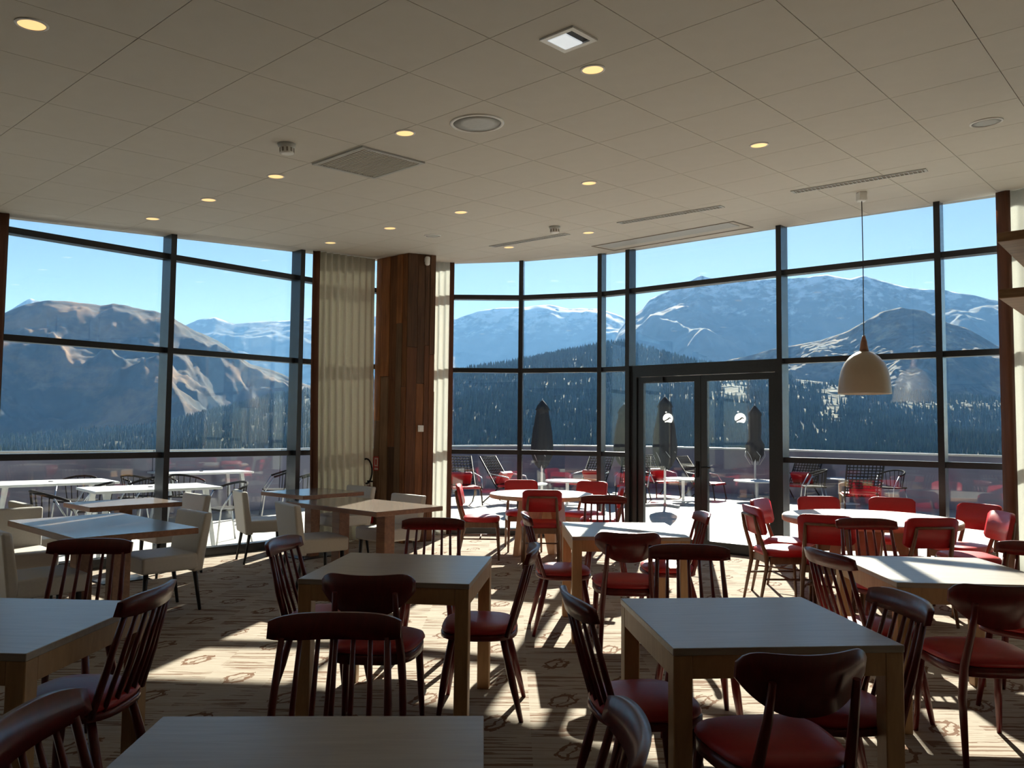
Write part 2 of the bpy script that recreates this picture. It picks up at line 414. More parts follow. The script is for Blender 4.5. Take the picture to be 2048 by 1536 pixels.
for k in range(len(GL) - 1):
    a, b = GL[k], GL[k + 1]
    if k < 6: par = win_1
    elif k < 11: par = win_2
    else: par = win_3
    isdoor = (a == CW[-1])
    bay(a, b, par, isdoor)
for k in range(1, len(GL) - 1):
    a, b, c = GL[k - 1], GL[k], GL[k + 1]
    an = (math.atan2(b[1] - a[1], b[0] - a[0]) + math.atan2(c[1] - b[1], c[0] - b[0])) / 2
    par = win_1 if k < 6 else (win_2 if k < 12 else win_3)
    if b in ((-2.02, 10.86), (-1.50, 11.27), (-0.86, 11.41)): continue
    wd = 0.062
    mullion(b, an, par, wd, 0.22 if k < 6 or k > 11 else (0.13 if b == (0.13, 11.40) else 0.18))

# ---- double door
DA, DB = Vector((1.64, 10.76, 0)), Vector((3.26, 9.42, 0)); dd, DL = dirv(DA, DB); dn = Vector((dd.y, -dd.x, 0))
def dpt(t, off=0.0): p = DA + dd * t + dn * off; return (p.x, p.y)
def dbar(name, t0, t1, z0, z1, par, depth=0.06, off=0.0, m=None): return bar(name, dpt(t0), dpt(t1), z0, z1, depth, par, off, m)
fr0, fr1 = 0.035, DL - 0.035
dbar('door_frame', fr0, fr0 + 0.085, 0, T2 - 0.03, door_1, 0.12, -0.03)
dbar('door_frame', fr1 - 0.05, fr1, 0, T2 - 0.03, door_1, 0.12, -0.03)
dbar('door_head', fr0 + 0.085, fr1 - 0.05, T2 - 0.12, T2 - 0.03, door_1, 0.12, -0.03)
mid = fr0 + 0.085 + (fr1 - 0.05 - fr0 - 0.085) * 0.485
LEAF = [(fr0 + 0.09, mid - 0.004), (mid + 0.004, fr1 - 0.055)]
for i, (t0, t1) in enumerate(LEAF):
    leaf = empty('door_leaf'); leaf.parent = door_1
    sw = 0.085
    dbar('stile', t0, t0 + sw, 0.012, T2 - 0.125, leaf); dbar('stile', t1 - sw, t1, 0.012, T2 - 0.125, leaf)
    dbar('top_rail', t0 + sw, t1 - sw, T2 - 0.205, T2 - 0.125, leaf); dbar('kick_rail', t0 + sw, t1 - sw, 0.012, 0.13, leaf)
    dbar('pane', t0 + sw - 0.01, t1 - sw + 0.01, 0.12, T2 - 0.20, leaf, 0.02, 0.02, M_glass)
    # white circular sticker with a dark leaping-animal mark and a small dot above, on the pane
    tcn = (t0 + t1) / 2 + (0.03 if i else -0.015)
    zc = 1.665; rad = 0.068
    def P3(u, v, off): p = DA + dd * (tcn + u) + dn * off; return (p.x, p.y, zc + v)
    disc = MB(); n = 24
    pts = []
    for k in range(n):
        a = 2 * math.pi * k / n; u, v = rad * math.cos(a) * 1.08, rad * math.sin(a)
        if v < -0.045: v = -0.050 - 0.004 * math.sin(k)
        if u < -0.02 and v < -0.02: u *= 0.80
        pts.append((u, v))
    disc.add([P3(u, v, 0.0412) for u, v in pts] + [P3(u, v, 0.0425) for u, v in pts], [tuple(reversed(range(n))), tuple(range(n, 2 * n))] + [(k, (k + 1) % n, n + (k + 1) % n, n + k) for k in range(n)])
    st = disc.build('round_sticker', M_logo, leaf)
    ani = [(-0.058, -0.030), (-0.030, -0.016), (-0.004, -0.004), (0.012, 0.012), (0.028, 0.016), (0.050, 0.004), (0.046, -0.004), (0.026, 0.002), (0.008, -0.016), (-0.020, -0.026), (-0.050, -0.040)]
    m_ = len(ani)
    # stays with the sticker: same level as its disc
    MB().add([P3(u, v, 0.0427) for u, v in ani] + [P3(u, v, 0.0432) for u, v in ani], [tuple(reversed(range(m_))), tuple(range(m_, 2 * m_))] + [(k, (k + 1) % m_, m_ + (k + 1) % m_, m_ + k) for k in range(m_)]).build('sticker_figure', M_umb, leaf)
    dotp = [(-0.028 + 0.011 * math.cos(2 * math.pi * k / 10), 0.084 + 0.009 * math.sin(2 * math.pi * k / 10)) for k in range(10)]
    MB().add([P3(u, v, 0.0412) for u, v in dotp] + [P3(u, v, 0.0425) for u, v in dotp], [tuple(reversed(range(10))), tuple(range(10, 20))] + [(k, (k + 1) % 10, 10 + (k + 1) % 10, 10 + k) for k in range(10)]).build('sticker_dot', M_logo, leaf)
    if i == 0:
        p = DA + dd * (t1 - 0.045) + dn * 0.075
        h = MB(); h.tube([(p.x, p.y, 1.05), (p.x + dn.x * .05, p.y + dn.y * .05, 1.05), (p.x + dn.x * .055 - dd.x * .11, p.y + dn.y * .055 - dd.y * .11, 1.05)], 0.011)
        h.box((p.x, p.y, 1.02), (0.035, 0.035, 0.20)); h.build('handle', M_dark, leaf)
        q = DA + dd * (t0 + 0.25) + dn * 0.085
        MB().box((q.x, q.y, T2 - 0.165), (0.30, 0.05, 0.06), rz=math.atan2(dd.y, dd.x)).build('door_closer', M_frame, leaf)
    else:
        p = DA + dd * (t0 + 0.045) + dn * 0.075
        h = MB(); h.tube([(p.x, p.y, 1.05), (p.x + dn.x * .05, p.y + dn.y * .05, 1.05), (p.x + dn.x * .055 + dd.x * .11, p.y + dn.y * .055 + dd.y * .11, 1.05)], 0.011); h.build('handle', M_dark, leaf)
dbar('threshold', fr0, fr1, 0.0, 0.011, door_1, 0.12, -0.03)

# ---------------------------------------------------------------- terrace and view beyond
PAR = [(-13.6, 5.5), (-10.2, 9.4), (-7.6, 11.8), (-6.0, 13.2), (-4.4, 14.9), (-2.9, 17.2), (-0.9, 19.9), (1.4, 21.2), (3.8, 21.3), (6.7, 18.6), (8.9, 16.1), (11.5, 13.4), (14.5, 10.2), (16.0, 8.4)]
tpoly = [(-14, 2.0), (16.2, 2.0)] + list(reversed(PAR))
terr = MB().prism(tpoly, -0.5, -0.02).build('terrace_floor', M_pave); tag(terr, 'sunlit pale terrace paving outside the glass', kind='structure')
m, nt, b = new_mat('parapet_metal')
b.inputs['Base Color'].default_value = (0.23, 0.22, 0.27, 1); b.inputs['Metallic'].default_value = 0.2; b.inputs['Roughness'].default_value = 0.2
_tc = nd(nt, 'ShaderNodeTexCoord'); _nz = nd(nt, 'ShaderNodeTexNoise', Scale=3.0, Detail=2.0); nt.links.new(_tc.outputs['Object'], _nz.inputs['Vector'])
nt.links.new(ramp(nt, _nz.outputs['Fac'], [(0.3, (0.19, 0.19, 0.26)), (0.7, (0.235, 0.23, 0.30))]), b.inputs['Base Color'])
M_par = m
parapet = empty('terrace_parapet'); tag(parapet, 'low glossy grey parapet wall around the terrace', kind='structure')
for k in range(len(PAR) - 1):
    bar('parapet_panel', PAR[k], PAR[k + 1], -0.02, 1.06, 0.10, parapet, 0.0, M_par)
    bar('coping', PAR[k], PAR[k + 1], 1.06, 1.10, 0.17, parapet, -0.03, M_chrome)

def lerp_list(lst, x):
    if x <= lst[0][0]: return lst[0][1]
    for (a, va), (b_, vb) in zip(lst, lst[1:]):
        if x <= b_: return va + (vb - va) * (x - a) / (b_ - a)
    return lst[-1][1]
SK = {
 'left': [(-40, 5.2), (-36, 6.0), (-33.15, 6.68), (-31.88, 7.35), (-30.9, 7.65), (-30.03, 7.76), (-28.56, 7.8), (-27.76, 7.67), (-27.04, 7.89), (-25.83, 7.76), (-24.45, 7.57), (-23.46, 7.27), (-22.76, 6.78), (-22.0, 6.43), (-20.5, 5.87), (-19.6, 5.21), (-18.4, 4.33), (-16.33, 3.65), (-14.19, 2.91), (-10, 1.4), (-4, -1)],
 'far': [(-44, 5.5), (-34, 6.0), (-32.65, 6.97), (-31.63, 7.77), (-31.09, 7.64), (-30.25, 7.02), (-26, 6.4), (-23.55, 6.21), (-22.49, 6.83), (-21.87, 7.14), (-20.77, 7.41), (-19.47, 7.01), (-17.84, 7.26), (-16.5, 7.37), (-14.82, 7.58), (-13.11, 7.94), (-9.6, 8.0), (-6.37, 7.81), (-4.13, 7.94), (-2.39, 8.54), (-0.94, 8.78), (0.53, 8.83), (1.8, 8.95), (2.71, 9.03), (3.99, 8.78), (5.98, 8.77), (6.89, 8.52), (7.96, 8.19), (9.04, 7.21), (12, 5)],
 'massif': [(5.2, 3.6), (6.9, 5.4), (7.7, 7.2), (8.32, 7.93), (9.39, 8.7), (9.92, 9.4), (10.98, 9.84), (12.39, 10.4), (13.43, 10.99), (14.47, 10.61), (16.17, 10.44), (18.17, 10.45), (20.13, 10.52), (21.89, 10.65), (23.29, 10.24), (24.13, 10.44), (25.12, 9.98), (26.3, 9.64), (27.32, 9.35), (28.6, 9.16), (30.26, 8.72), (31.6, 8.31), (33.11, 7.83), (36.81, 6.72), (44, 5)],
 'hill': [(11, 3.2), (12.72, 4.34), (16.14, 5.2), (18.79, 5.8), (21.37, 6.2), (23.25, 6.87), (25.09, 7.93), (26.28, 8.19), (27.73, 7.88), (28.57, 7.26), (29.95, 6.71), (31.54, 5.54), (33.04, 4.86), (36.72, 3.24), (44, 2)],
 'forest': [(-44, -2), (-24, 0.0), (-16.37, 2.23), (-9.51, 3.4), (-4.15, 4.1), (-2.34, 4.5), (0.93, 5.0), (3.83, 5.6), (6.35, 6.1), (8.15, 6.3), (9.92, 5.8), (13.41, 4.8), (16.8, 4.1), (20.07, 3.6), (23.2, 3.2), (27.63, 2.5), (31.47, 2.14), (36.68, 1.49), (44, 1)],
}
def terrain(name, key, r0, r1, e0, m, amp, nsc, ridge_amp, az0, az1, na=420, nr=84, pw=1.0, seed=0.0, label=None):
    rows = []
    for i in range(nr + 9):
        t = i / nr; row = []
        for k in range(na + 1):
            az = az0 + (az1 - az0) * k / na
            zr = CAM_H + r1 * math.tan(R(lerp_list(SK[key], az)))
            z0 = CAM_H + r0 * math.tan(R(e0))
            rr = r0 + (r1 - r0) * t
            x, y = rr * math.sin(R(az)), rr * math.cos(R(az))
            n1 = mnoise.ridged_multi_fractal(Vector((x / nsc + seed, y / nsc, seed)), 1.0, 2.1, 6, 0.9, 2.0) - 1.0
            n2 = mnoise.fractal(Vector((x / nsc * 6, y / nsc * 6, seed + 3)), 0.8, 2.1, 4)
            if t <= 1:
                z = z0 + (zr - z0) * (t ** pw)
                env = math.sin(math.pi * min(t, 1.0)) ** 0.7 if t < 1 else 0
                z += amp * n1 * env + ridge_amp * n2 * (0.25 + 0.75 * env)
            else:
                z = zr + ridge_amp * n2 * 0.25 - (t - 1) * (zr - z0) * 1.6
            row.append((x, y, z))
        rows.append(row)
    o = MB().grid(rows).build(name, m); tag(o, label, kind='structure')
    return rows
def terrain_mat(name, low, mid, high, snow_lo, snow_hi, snow_amt, sc_=0.004, rough=0.95, relief=25.0):
    """snow by altitude and noise, rock/grass/forest by noise"""
    m, nt, b = new_mat(name); L = nt.links.new
    tc = nd(nt, 'ShaderNodeTexCoord'); sp = nd(nt, 'ShaderNodeSeparateXYZ'); L(tc.outputs['Object'], sp.inputs[0])
    n1 = nd(nt, 'ShaderNodeTexNoise', Scale=sc_, Detail=9.0, Roughness=0.62); L(tc.outputs['Object'], n1.inputs['Vector'])
    n2 = nd(nt, 'ShaderNodeTexNoise', Scale=sc_ * 5, Detail=8.0, Roughness=0.65); L(tc.outputs['Object'], n2.inputs['Vector'])
    base = ramp(nt, n1.outputs['Fac'], [(0.38, low), (0.52, mid), (0.64, high)])
    mr = nd(nt, 'ShaderNodeMapRange'); mr.inputs['From Min'].default_value = snow_lo; mr.inputs['From Max'].default_value = snow_hi; L(sp.outputs[2], mr.inputs['Value'])
    ad = nd(nt, 'ShaderNodeMath', operation='MULTIPLY_ADD'); L(n2.outputs['Fac'], ad.inputs[0]); ad.inputs[1].default_value = 2.6; ad.inputs[2].default_value = -1.75 + snow_amt
    a2 = nd(nt, 'ShaderNodeMath', operation='ADD'); L(ad.outputs[0], a2.inputs[0]); L(mr.outputs[0], a2.inputs[1])
    a3 = nd(nt, 'ShaderNodeMath', operation='MULTIPLY', use_clamp=True); L(a2.outputs[0], a3.inputs[0]); a3.inputs[1].default_value = 3.0
    a4 = nd(nt, 'ShaderNodeMath', operation='MULTIPLY', use_clamp=True); L(a3.outputs[0], a4.inputs[0]); L(mr.outputs[0], a4.inputs[1])
    mx = nd(nt, 'ShaderNodeMix', data_type='RGBA'); L(a4.outputs[0], mx.inputs[0]); L(base, mx.inputs[6]); mx.inputs[7].default_value = (0.82, 0.84, 0.88, 1)
    L(mx.outputs[2], b.inputs['Base Color']); b.inputs['Roughness'].default_value = rough; b.inputs['Specular IOR Level'].default_value = 0.1
    n3 = nd(nt, 'ShaderNodeTexNoise', Scale=sc_ * 3, Detail=10.0, Roughness=0.7); n3.noise_type = 'RIDGED_MULTIFRACTAL'; L(tc.outputs['Object'], n3.inputs['Vector'])
    bp = nd(nt, 'ShaderNodeBump', Strength=0.8, Distance=relief); L(n3.outputs['Fac'], bp.inputs['Height']); L(bp.outputs[0], b.inputs['Normal'])
    return m
M_far = terrain_mat('far_snow_mountain', (0.05, 0.065, 0.075), (0.085, 0.10, 0.11), (0.14, 0.14, 0.14), 740, 1400, 0.04, 0.0016, relief=60.0)
M_massif = terrain_mat('dusted_massif', (0.05, 0.07, 0.07), (0.10, 0.11, 0.11), (0.17, 0.16, 0.14), 380, 1150, -0.06, 0.0026, relief=45.0)
M_leftridge = terrain_mat('brown_ridge', (0.028, 0.034, 0.032), (0.075, 0.055, 0.036), (0.27, 0.155, 0.075), 2000, 3000, 0.0, 0.0045)
M_hill = terrain_mat('grass_hill', (0.022, 0.032, 0.026), (0.085, 0.065, 0.042), (0.30, 0.21, 0.115), 3000, 4000, 0.0, 0.011, relief=35.0)
M_slope = terrain_mat('meadow_slope', (0.030, 0.034, 0.020), (0.060, 0.060, 0.034), (0.11, 0.10, 0.06), 3000, 4000, 0.0, 0.01)
terrain('mountain_range', 'far', 6000, 8200, 1.0, M_far, 230, 1900, 40, -44, 12, seed=1.7, label='distant range with snow patches on the horizon')
terrain('mountain_massif', 'massif', 3750, 5200, 1.5, M_massif, 170, 1300, 30, 5.2, 44, seed=4.2, label='broad massif dusted with snow on the right')
terrain('mountain_ridge', 'left', 1850, 2700, -2.5, M_leftridge, 120, 620, 22, -40, -4, seed=8.1, label='brown autumn ridge seen through the left facade')
terrain('mountain_spur', 'hill', 2080, 2700, 0.5, M_hill, 55, 500, 12, 11, 44, seed=2.9, label='grassy forested spur below the right massif')
FR = terrain('mountain_slope', 'forest', 800, 2000, -4, M_slope, 28, 420, 5, -44, 44, na=300, nr=60, seed=5.5, label='meadow slope under the conifer forest')
m, nt, b = new_mat('conifer_green')
_tc = nd(nt, 'ShaderNodeTexCoord'); _nz = nd(nt, 'ShaderNodeTexNoise', Scale=0.05, Detail=3.0); nt.links.new(_tc.outputs['Object'], _nz.inputs['Vector'])
nt.links.new(ramp(nt, _nz.outputs['Fac'], [(0.35, (0.022, 0.036, 0.026)), (0.65, (0.055, 0.07, 0.04))]), b.inputs['Base Color'])
b.inputs['Roughness'].default_value = 0.9; b.inputs['Specular IOR Level'].default_value = 0.1
M_conifer = m
def in_clear(az, el):
    return (14.6 < az < 16.6 and 2.3 < el < 3.5) or (19.6 < az < 22.0 and 3.1 < el < 4.6) or (21.5 < az < 23.0 - (2.6 - el) * 0.30 and 0.7 < el < 3.2) or (26 < az < 33 and el > 1.75 and el < 2.1)
trees = MB(); rnd = random.Random(3)
na_, nr_ = 300, 60
for _ in range(48000):
    fi = rnd.uniform(8, 60.9) if rnd.random() < 0.9 else rnd.uniform(50, 60.9); fk = rnd.uniform(20, na_ - 20)
    i, k = int(fi), int(fk); a, b_ = fi - i, fk - k
    if i + 1 >= len(FR): continue
    P = [Vector(FR[i][k]), Vector(FR[i][k + 1]), Vector(FR[i + 1][k + 1]), Vector(FR[i + 1][k])]
    p = (P[0] * (1 - b_) + P[1] * b_) * (1 - a) + (P[3] * (1 - b_) + P[2] * b_) * a
    az = math.degrees(math.atan2(p.x, p.y)); el = math.degrees(math.atan2(p.z - CAM_H, math.hypot(p.x, p.y)))
    if in_clear(az + rnd.gauss(0, 0.28), el + rnd.gauss(0, 0.13)) or el < -3.0: continue
    if az < -10 and rnd.random() < 0.3: continue
    h = rnd.uniform(8, 15.5); rb = h * rnd.uniform(0.15, 0.2); ph = rnd.random() * 6
    for (zb, zt, r_) in ((0.0, 0.62, 1.0), (0.38, 1.0, 0.66)):
        b0 = len(trees.v)
        for q in range(5):
            an = ph + 2 * math.pi * q / 5; trees.v.append((p.x + rb * r_ * math.cos(an), p.y + rb * r_ * math.sin(an), p.z + h * zb))
        trees.v.append((p.x, p.y, p.z + h * zt))
        for q in range(5): trees.f.append((b0 + q, b0 + (q + 1) % 5, b0 + 5)); trees.sm.append(False)
tag(trees.build('conifer_forest', M_conifer), 'dark conifer forest covering the valley slope', 'forest', kind='stuff')

# ---------------------------------------------------------------- curtains
def curtain(name, a, b, label, band=None, folds=7, amp=0.035, gather=0.0, m=None):
    root = empty(name, label=label, cat='curtain', group='sheer full-height curtains')
    d, L = dirv(a, b); n = Vector((d.y, -d.x, 0)); N = folds * 10
    def P(t, zf):
        am = amp * (0.55 + 0.45 * math.sin(t * 3.1 + 1)) * (1.15 - 0.3 * zf)
        off = am * math.sin(2 * math.pi * folds * t + 0.7 * math.sin(6 * t))
        sway = gather * (1 - zf) ** 2
        p = Vector((*a, 0)) + d * (t * L + sway) + n * off
        zt = ceil_z(p.x, p.y) - 0.005
        return (p.x, p.y, 0.015 + (zt - 0.015) * zf)
    rows = [[P(k / N, zf) for k in range(N + 1)] for zf in [i / 12 for i in range(13)]]
    c = MB().grid(rows).build('fabric', m or M_curtain, root)
    md = c.modifiers.new('thickness', 'SOLIDIFY'); md.thickness = 0.003
    if band is not None:
        s0, s1 = band
        rows = [[P(s0 + (s1 - s0) * k / 4, zf) for k in range(5)] for zf in [i / 12 for i in range(13)]]
        rows = [[(x + n.x * 0.006, y + n.y * 0.006, z) for x, y, z in r_] for r_ in rows]
        o = MB().grid(rows).build('brown_border', M_band, root)
        md = o.modifiers.new('thickness', 'SOLIDIFY'); md.thickness = 0.012; md.offset = 0
        o['label'] = 'dark brown border strip'
    return root
curtain('curtain', (-5.75, 6.62), (-4.90, 7.52), 'sheer curtain with brown border at the left edge of the view', (0.93, 1.02), 6)
curtain('curtain', (-2.53, 10.04), (-1.905, 10.785), 'wide gathered pale curtain left of the timber column', (-0.05, 0.035), 9, 0.038, 0.07)
curtain('curtain', (-1.16, 11.14), (-0.87, 11.29), 'narrow sunlit sheer curtain right of the timber column', (0.86, 1.06), 4, 0.022, 0.0, M_sheer)
curtain('curtain', (4.925, 7.885), (6.30, 6.83), 'sheer curtain with brown border behind the wall shelves', (-0.02, 0.05), 9, 0.035, 0.0, M_sheer)

# ---------------------------------------------------------------- timber column
CP = [(-1.885, 10.83), (-1.40, 10.40), (-1.055, 10.66), (-1.50, 11.08)]
ccx, ccy = -1.46, 10.74
column = MB().prism([((x - ccx) * 0.93 + ccx, (y - ccy) * 0.93 + ccy) for x, y in CP], 0.0, lambda x, y: ceil_z(x, y)).build('timber_column', M_gap)
tag(column, 'square column clad in reclaimed brown planks between the curtains', 'column', kind='thing')
def plank(p, q, z0, z1, th):
    d, L = dirv(p, q); n = Vector((d.y, -d.x, 0))
    A, B = Vector((*p, 0)) + d * 0.002, Vector((*q, 0)) - d * 0.002
    qd = [A - n * 0.03, B - n * 0.03, B + n * th, A + n * th]
    c = (A + B) / 2
    zz1 = z1 if not callable(z1) else None
    ps = [(v.x - c.x, v.y - c.y, 0) for v in qd] + [(v.x - c.x, v.y - c.y, (zz1 if zz1 is not None else z1(v.x, v.y) - 0.002) - z0) for v in qd]
    ps = [ps[i] for i in (3, 2, 1, 0, 7, 6, 5, 4)]
    o = MB().hexa(ps).build('plank', prnd.choice(M_planks), column, bevel=0.003); o.location = (c.x, c.y, z0)
prnd = random.Random(11)
for fi, (a, b_, cuts) in enumerate(((CP[0], CP[1], [0, .19, .45, .68, .86, 1]), (CP[1], CP[2], [0, .36, .62, .80, 1]), (CP[2], CP[3], [0, .3, .6, 1]), (CP[3], CP[0], [0, .4, .7, 1]))):
    for k in range(len(cuts) - 1):
        p = (a[0] + (b_[0] - a[0]) * cuts[k], a[1] + (b_[1] - a[1]) * cuts[k]); q = (a[0] + (b_[0] - a[0]) * cuts[k + 1], a[1] + (b_[1] - a[1]) * cuts[k + 1])
        z = 0.0; zs = [0.0]
        sp = {0: [1.6, 2.2, 1.25, 2.9, 2.05], 1: [2.58, 2.1, 2.62, 2.5]}.get(fi, [2.0, 2.4, 1.9, 2.2])[k]
        for z0, z1 in ((0.0, sp - 0.003), (sp, ceil_z)):
            plank(p, q, z0, z1, prnd.uniform(0.0, 0.014))
def on_face(a, b_, t, off):
    d, L = dirv(a, b_); n = Vector((d.y, -d.x, 0)); p = Vector((*a, 0)) + d * (L * t) + n * off
    return p, math.atan2(d.y, d.x), n, d
p, an, n_, d_ = on_face(CP[1], CP[2], 0.52, 0.022)
sw = empty('wall_switch', (p.x, p.y, 1.50), an, 'small white square switch plate on the timber column', 'switch')
_pl = MB().box((0, 0, 0), (0.085, 0.012, 0.085)).build('plate', M_white, sw, 0.003); MB().box((0, -0.008, 0), (0.055, 0.008, 0.055)).build('rocker', M_white, _pl, 0.002)
p, an, n_, d_ = on_face(CP[1], CP[2], 0.62, 0.05)
sn = empty('motion_sensor', (p.x, p.y, ceil_z(p.x, p.y) - 0.10), an, 'white motion sensor at the top of the timber column', 'sensor')
MB().lathe([(0.02, -0.055), (0.034, -0.04), (0.036, 0.05), (0.028, 0.06)], n=16).build('housing', M_white, sn); MB().box((0, 0.024, 0.02), (0.05, 0.024, 0.05)).build('bracket', M_white, sn)
p, an, n_, d_ = on_face(CP[0], CP[1], 0.13, 0.02)
sg = empty('extinguisher_sign', (p.x, p.y, 1.02), an, 'small red and white fire extinguisher sign on the timber column', 'sign')
_pl = MB().box((0, 0, 0.0), (0.11, 0.006, 0.19)).build('plate', M_extred, sg)
MB().box((0.012, -0.004, 0.02), (0.075, 0.003, 0.12)).build('white_panel', M_logo, _pl)
MB().box((0.01, -0.006, 0.02), (0.022, 0.002, 0.075)).build('bottle_symbol', M_extred, _pl); MB().box((0.012, -0.004, -0.07), (0.075, 0.003, 0.03)).build('caption_strip', M_logo, _pl)
p, an, n_, d_ = on_face(CP[0], CP[1], 0.10, 0.12)
ex = empty('fire_extinguisher', (p.x, p.y, 0.22), an, 'red fire extinguisher with black hose at the foot of the timber column', 'extinguisher')
MB().lathe([(0.06, 0), (0.075, 0.015), (0.078, 0.40), (0.06, 0.47), (0.03, 0.50)], n=20).build('cylinder', M_extred, ex)
_vl = MB().tube([(0, 0, 0.50), (0, 0, 0.55)], 0.022).build('valve', M_chrome, ex)
MB().box((0.03, 0, 0.565), (0.11, 0.02, 0.02)).build('lever', M_dark, _vl, 0.003)
hs = MB(); hs.tube([(0.125 * math.sin(2 * math.pi * k / 24) - 0.02, -0.03, 0.70 - 0.165 * math.cos(2 * math.pi * k / 24)) for k in range(24)], 0.011); hs.build('hose', M_dark, _vl)
hb = MB(); hb.box((0, 0.10, 0.42), (0.05, 0.06, 0.03)); hb.build('wall_bracket', M_dark, ex)

# ---------------------------------------------------------------- ceiling fittings
_nrm = Vector((-0.04148, -0.0529, 1)).normalized()
CEIL_ROT = Vector((0, 0, 1)).rotation_difference(_nrm).to_matrix()
def on_ceiling(name, x, y, label, cat, group=None, rz=0.0, drop=0.0):
    o = empty(name, (x, y, ceil_z(x, y) - drop), 0, label, cat, group)
    o.rotation_euler = (CEIL_ROT @ Matrix.Rotation(rz, 3, 'Z')).to_euler(); return o
DLS = [(-2.35, 3.73, 'near the upper left corner of the view'), (0.45, 4.48, 'just below the square ceiling light'), (-0.78, 5.51, 'left of the round ceiling speaker'),
       (-2.00, 6.52, 'left below the square return grille'), (-2.84, 7.24, 'second from the left facade glass'), (-3.68, 7.94, 'nearest the left facade glass'),
       (1.91, 6.05, 'alone on the right half of the ceiling'), (0.68, 7.05, 'midway between smoke detector and round speaker'), (-0.55, 8.07, 'above the timber column, nearer the camera'),
       (-1.39, 8.76, 'left of the small dark speaker grille'), (-2.23, 9.51, 'nearest the wide gathered curtain'), (0.90, 9.37, 'between the two slot diffusers near the door'), (-0.06, 10.19, 'closest to the curved corner glazing')]
for x, y, t in DLS:
    o = on_ceiling('downlight', x, y, 'small round recessed downlight with warm glow, ' + t, 'downlight', 'recessed ceiling downlights')
    if x == DLS[0][0]:
        MB().lathe([(0.074, 0.0), (0.074, -0.004), (0.062, -0.007), (0.060, 0.002)], n=28, caps=False).build('trim_ring', M_white, o)
        MB().lathe([(0.0605, -0.0035), (0.055, -0.003)], n=28).build('lens', M_warm, o)
        _dl = o
    else:
        for ch in _dl.children:
            c = ch.copy(); COL.objects.link(c); c.parent = o
AG = math.atan2(UY, UX)
o = on_ceiling('ceiling_light', 0.28, 4.07, 'square white recessed ceiling light near the top of the view', 'light', None, AG)
fr = MB()
for sx, sy, wx, wy in ((0, .096, .22, .028), (0, -.096, .22, .028), (.096, 0, .028, .164), (-.096, 0, .028, .164)): fr.box((sx, sy, -0.004), (wx, wy, 0.012))
fr.build('frame', M_white, o); MB().box((0, 0, 0.001), (0.164, 0.164, 0.004)).build('backing', M_dark, o)
MB().box((-0.022, 0.0, -0.006), (0.115, 0.155, 0.010)).build('lens', emit('cool_lamp', (0.80, 0.86, 0.90), 0.62), o, 0.003)
def speaker(x, y, r_, label):
    o = on_ceiling('ceiling_speaker', x, y, label, 'speaker', 'round ceiling speakers')
    MB().lathe([(r_, 0.0), (r_, -0.006), (r_ * 0.90, -0.010), (r_ * 0.88, -0.002)], n=36, caps=False).build('rim', M_white, o)
    MB().lathe([(r_ * 0.89, -0.003), (r_ * 0.5, -0.005), (0.01, -0.006)], n=36).build('grille', M_grey, o)
speaker(-0.26, 5.35, 0.188, 'large round ceiling speaker with white rim above the column'); speaker(3.45, 5.66, 0.108, 'small round ceiling speaker at the right edge'); speaker(-0.96, 9.27, 0.10, 'small dark round speaker near the timber column')
for x, y, t in ((-1.67, 5.68, 'smoke detector beside the square return grille'), (0.47, 8.96, 'smoke detector near the curved corner glazing')):
    o = on_ceiling('smoke_detector', x, y, 'white ' + t, 'smoke detector', 'ceiling smoke detectors')
    MB().lathe([(0.035, -0.075), (0.05, -0.070), (0.052, -0.025), (0.045, -0.02)], n=20).build('head', M_white, o)
    MB().lathe([(0.045, -0.025), (0.062, -0.02), (0.066, 0.0)], n=20).build('base', M_grey, o)
    sl = MB()
    for k in range(10):
        a = 2 * math.pi * k / 10; sl.box((0.0515 * math.cos(a), 0.0515 * math.sin(a), -0.048), (0.004, 0.014, 0.03), rz=a)
    sl.build('vents', M_gap, o)
o = on_ceiling('return_grille', -1.165, 6.21, 'square metal return-air grille in the ceiling left of centre', 'vent', None, AG)
fr = MB(); g = 0.30
for sx, sy, wx, wy in ((0, g, 2 * g + .04, .03), (0, -g, 2 * g + .04, .03), (g, 0, .03, 2 * g - .03), (-g, 0, .03, 2 * g - .03)): fr.box((sx, sy, -0.006), (wx, wy, 0.016))
fr.build('frame', M_grey, o); MB().box((0, 0, -0.001), (0.57, 0.57, 0.004)).build('backing', plain('grille_back', (0.36, 0.34, 0.31), 0.8), o)
M_gr = plain('grille_blade', (0.55, 0.52, 0.48), 0.6)
blade = MB().box((0, 0, 0), (0.56, 0.010, 0.010)).mesh('blade', M_gr)
for k in range(22):
    c = bpy.data.objects.new('blade', blade); COL.objects.link(c); c.parent = o; c.location = (0, -0.273 + 0.026 * k, -0.007)
def slot(a, b_, label):
    d, L = dirv(a, b_); x, y = (a[0] + b_[0]) / 2, (a[1] + b_[1]) / 2
    o = on_ceiling('slot_diffuser', x, y, label, 'vent', 'linear slot diffusers', math.atan2(d.y, d.x))
    fr = MB(); wdt = 0.105
    for sy in (-1, 1): fr.box((0, sy * wdt / 2, -0.003), (L, 0.014, 0.010))
    for sx in (-1, 1): fr.box((sx * (L / 2 - 0.012), 0, -0.003), (0.024, wdt - 0.014, 0.010))
    fr.build('frame', M_grey, o); MB().box((0, 0, 0.0), (L - 0.04, wdt - 0.012, 0.003)).build('backing', M_gap, o)
    v = MB().box((0, 0, 0), (0.008, wdt - 0.016, 0.008)).mesh('fin', M_grey)
    nf = int(L / 0.038)
    for k in range(nf):
        c = bpy.data.objects.new('fin', v); COL.objects.link(c); c.parent = o; c.location = (-L / 2 + 0.04 + (L - 0.08) * k / (nf - 1), 0, -0.005)
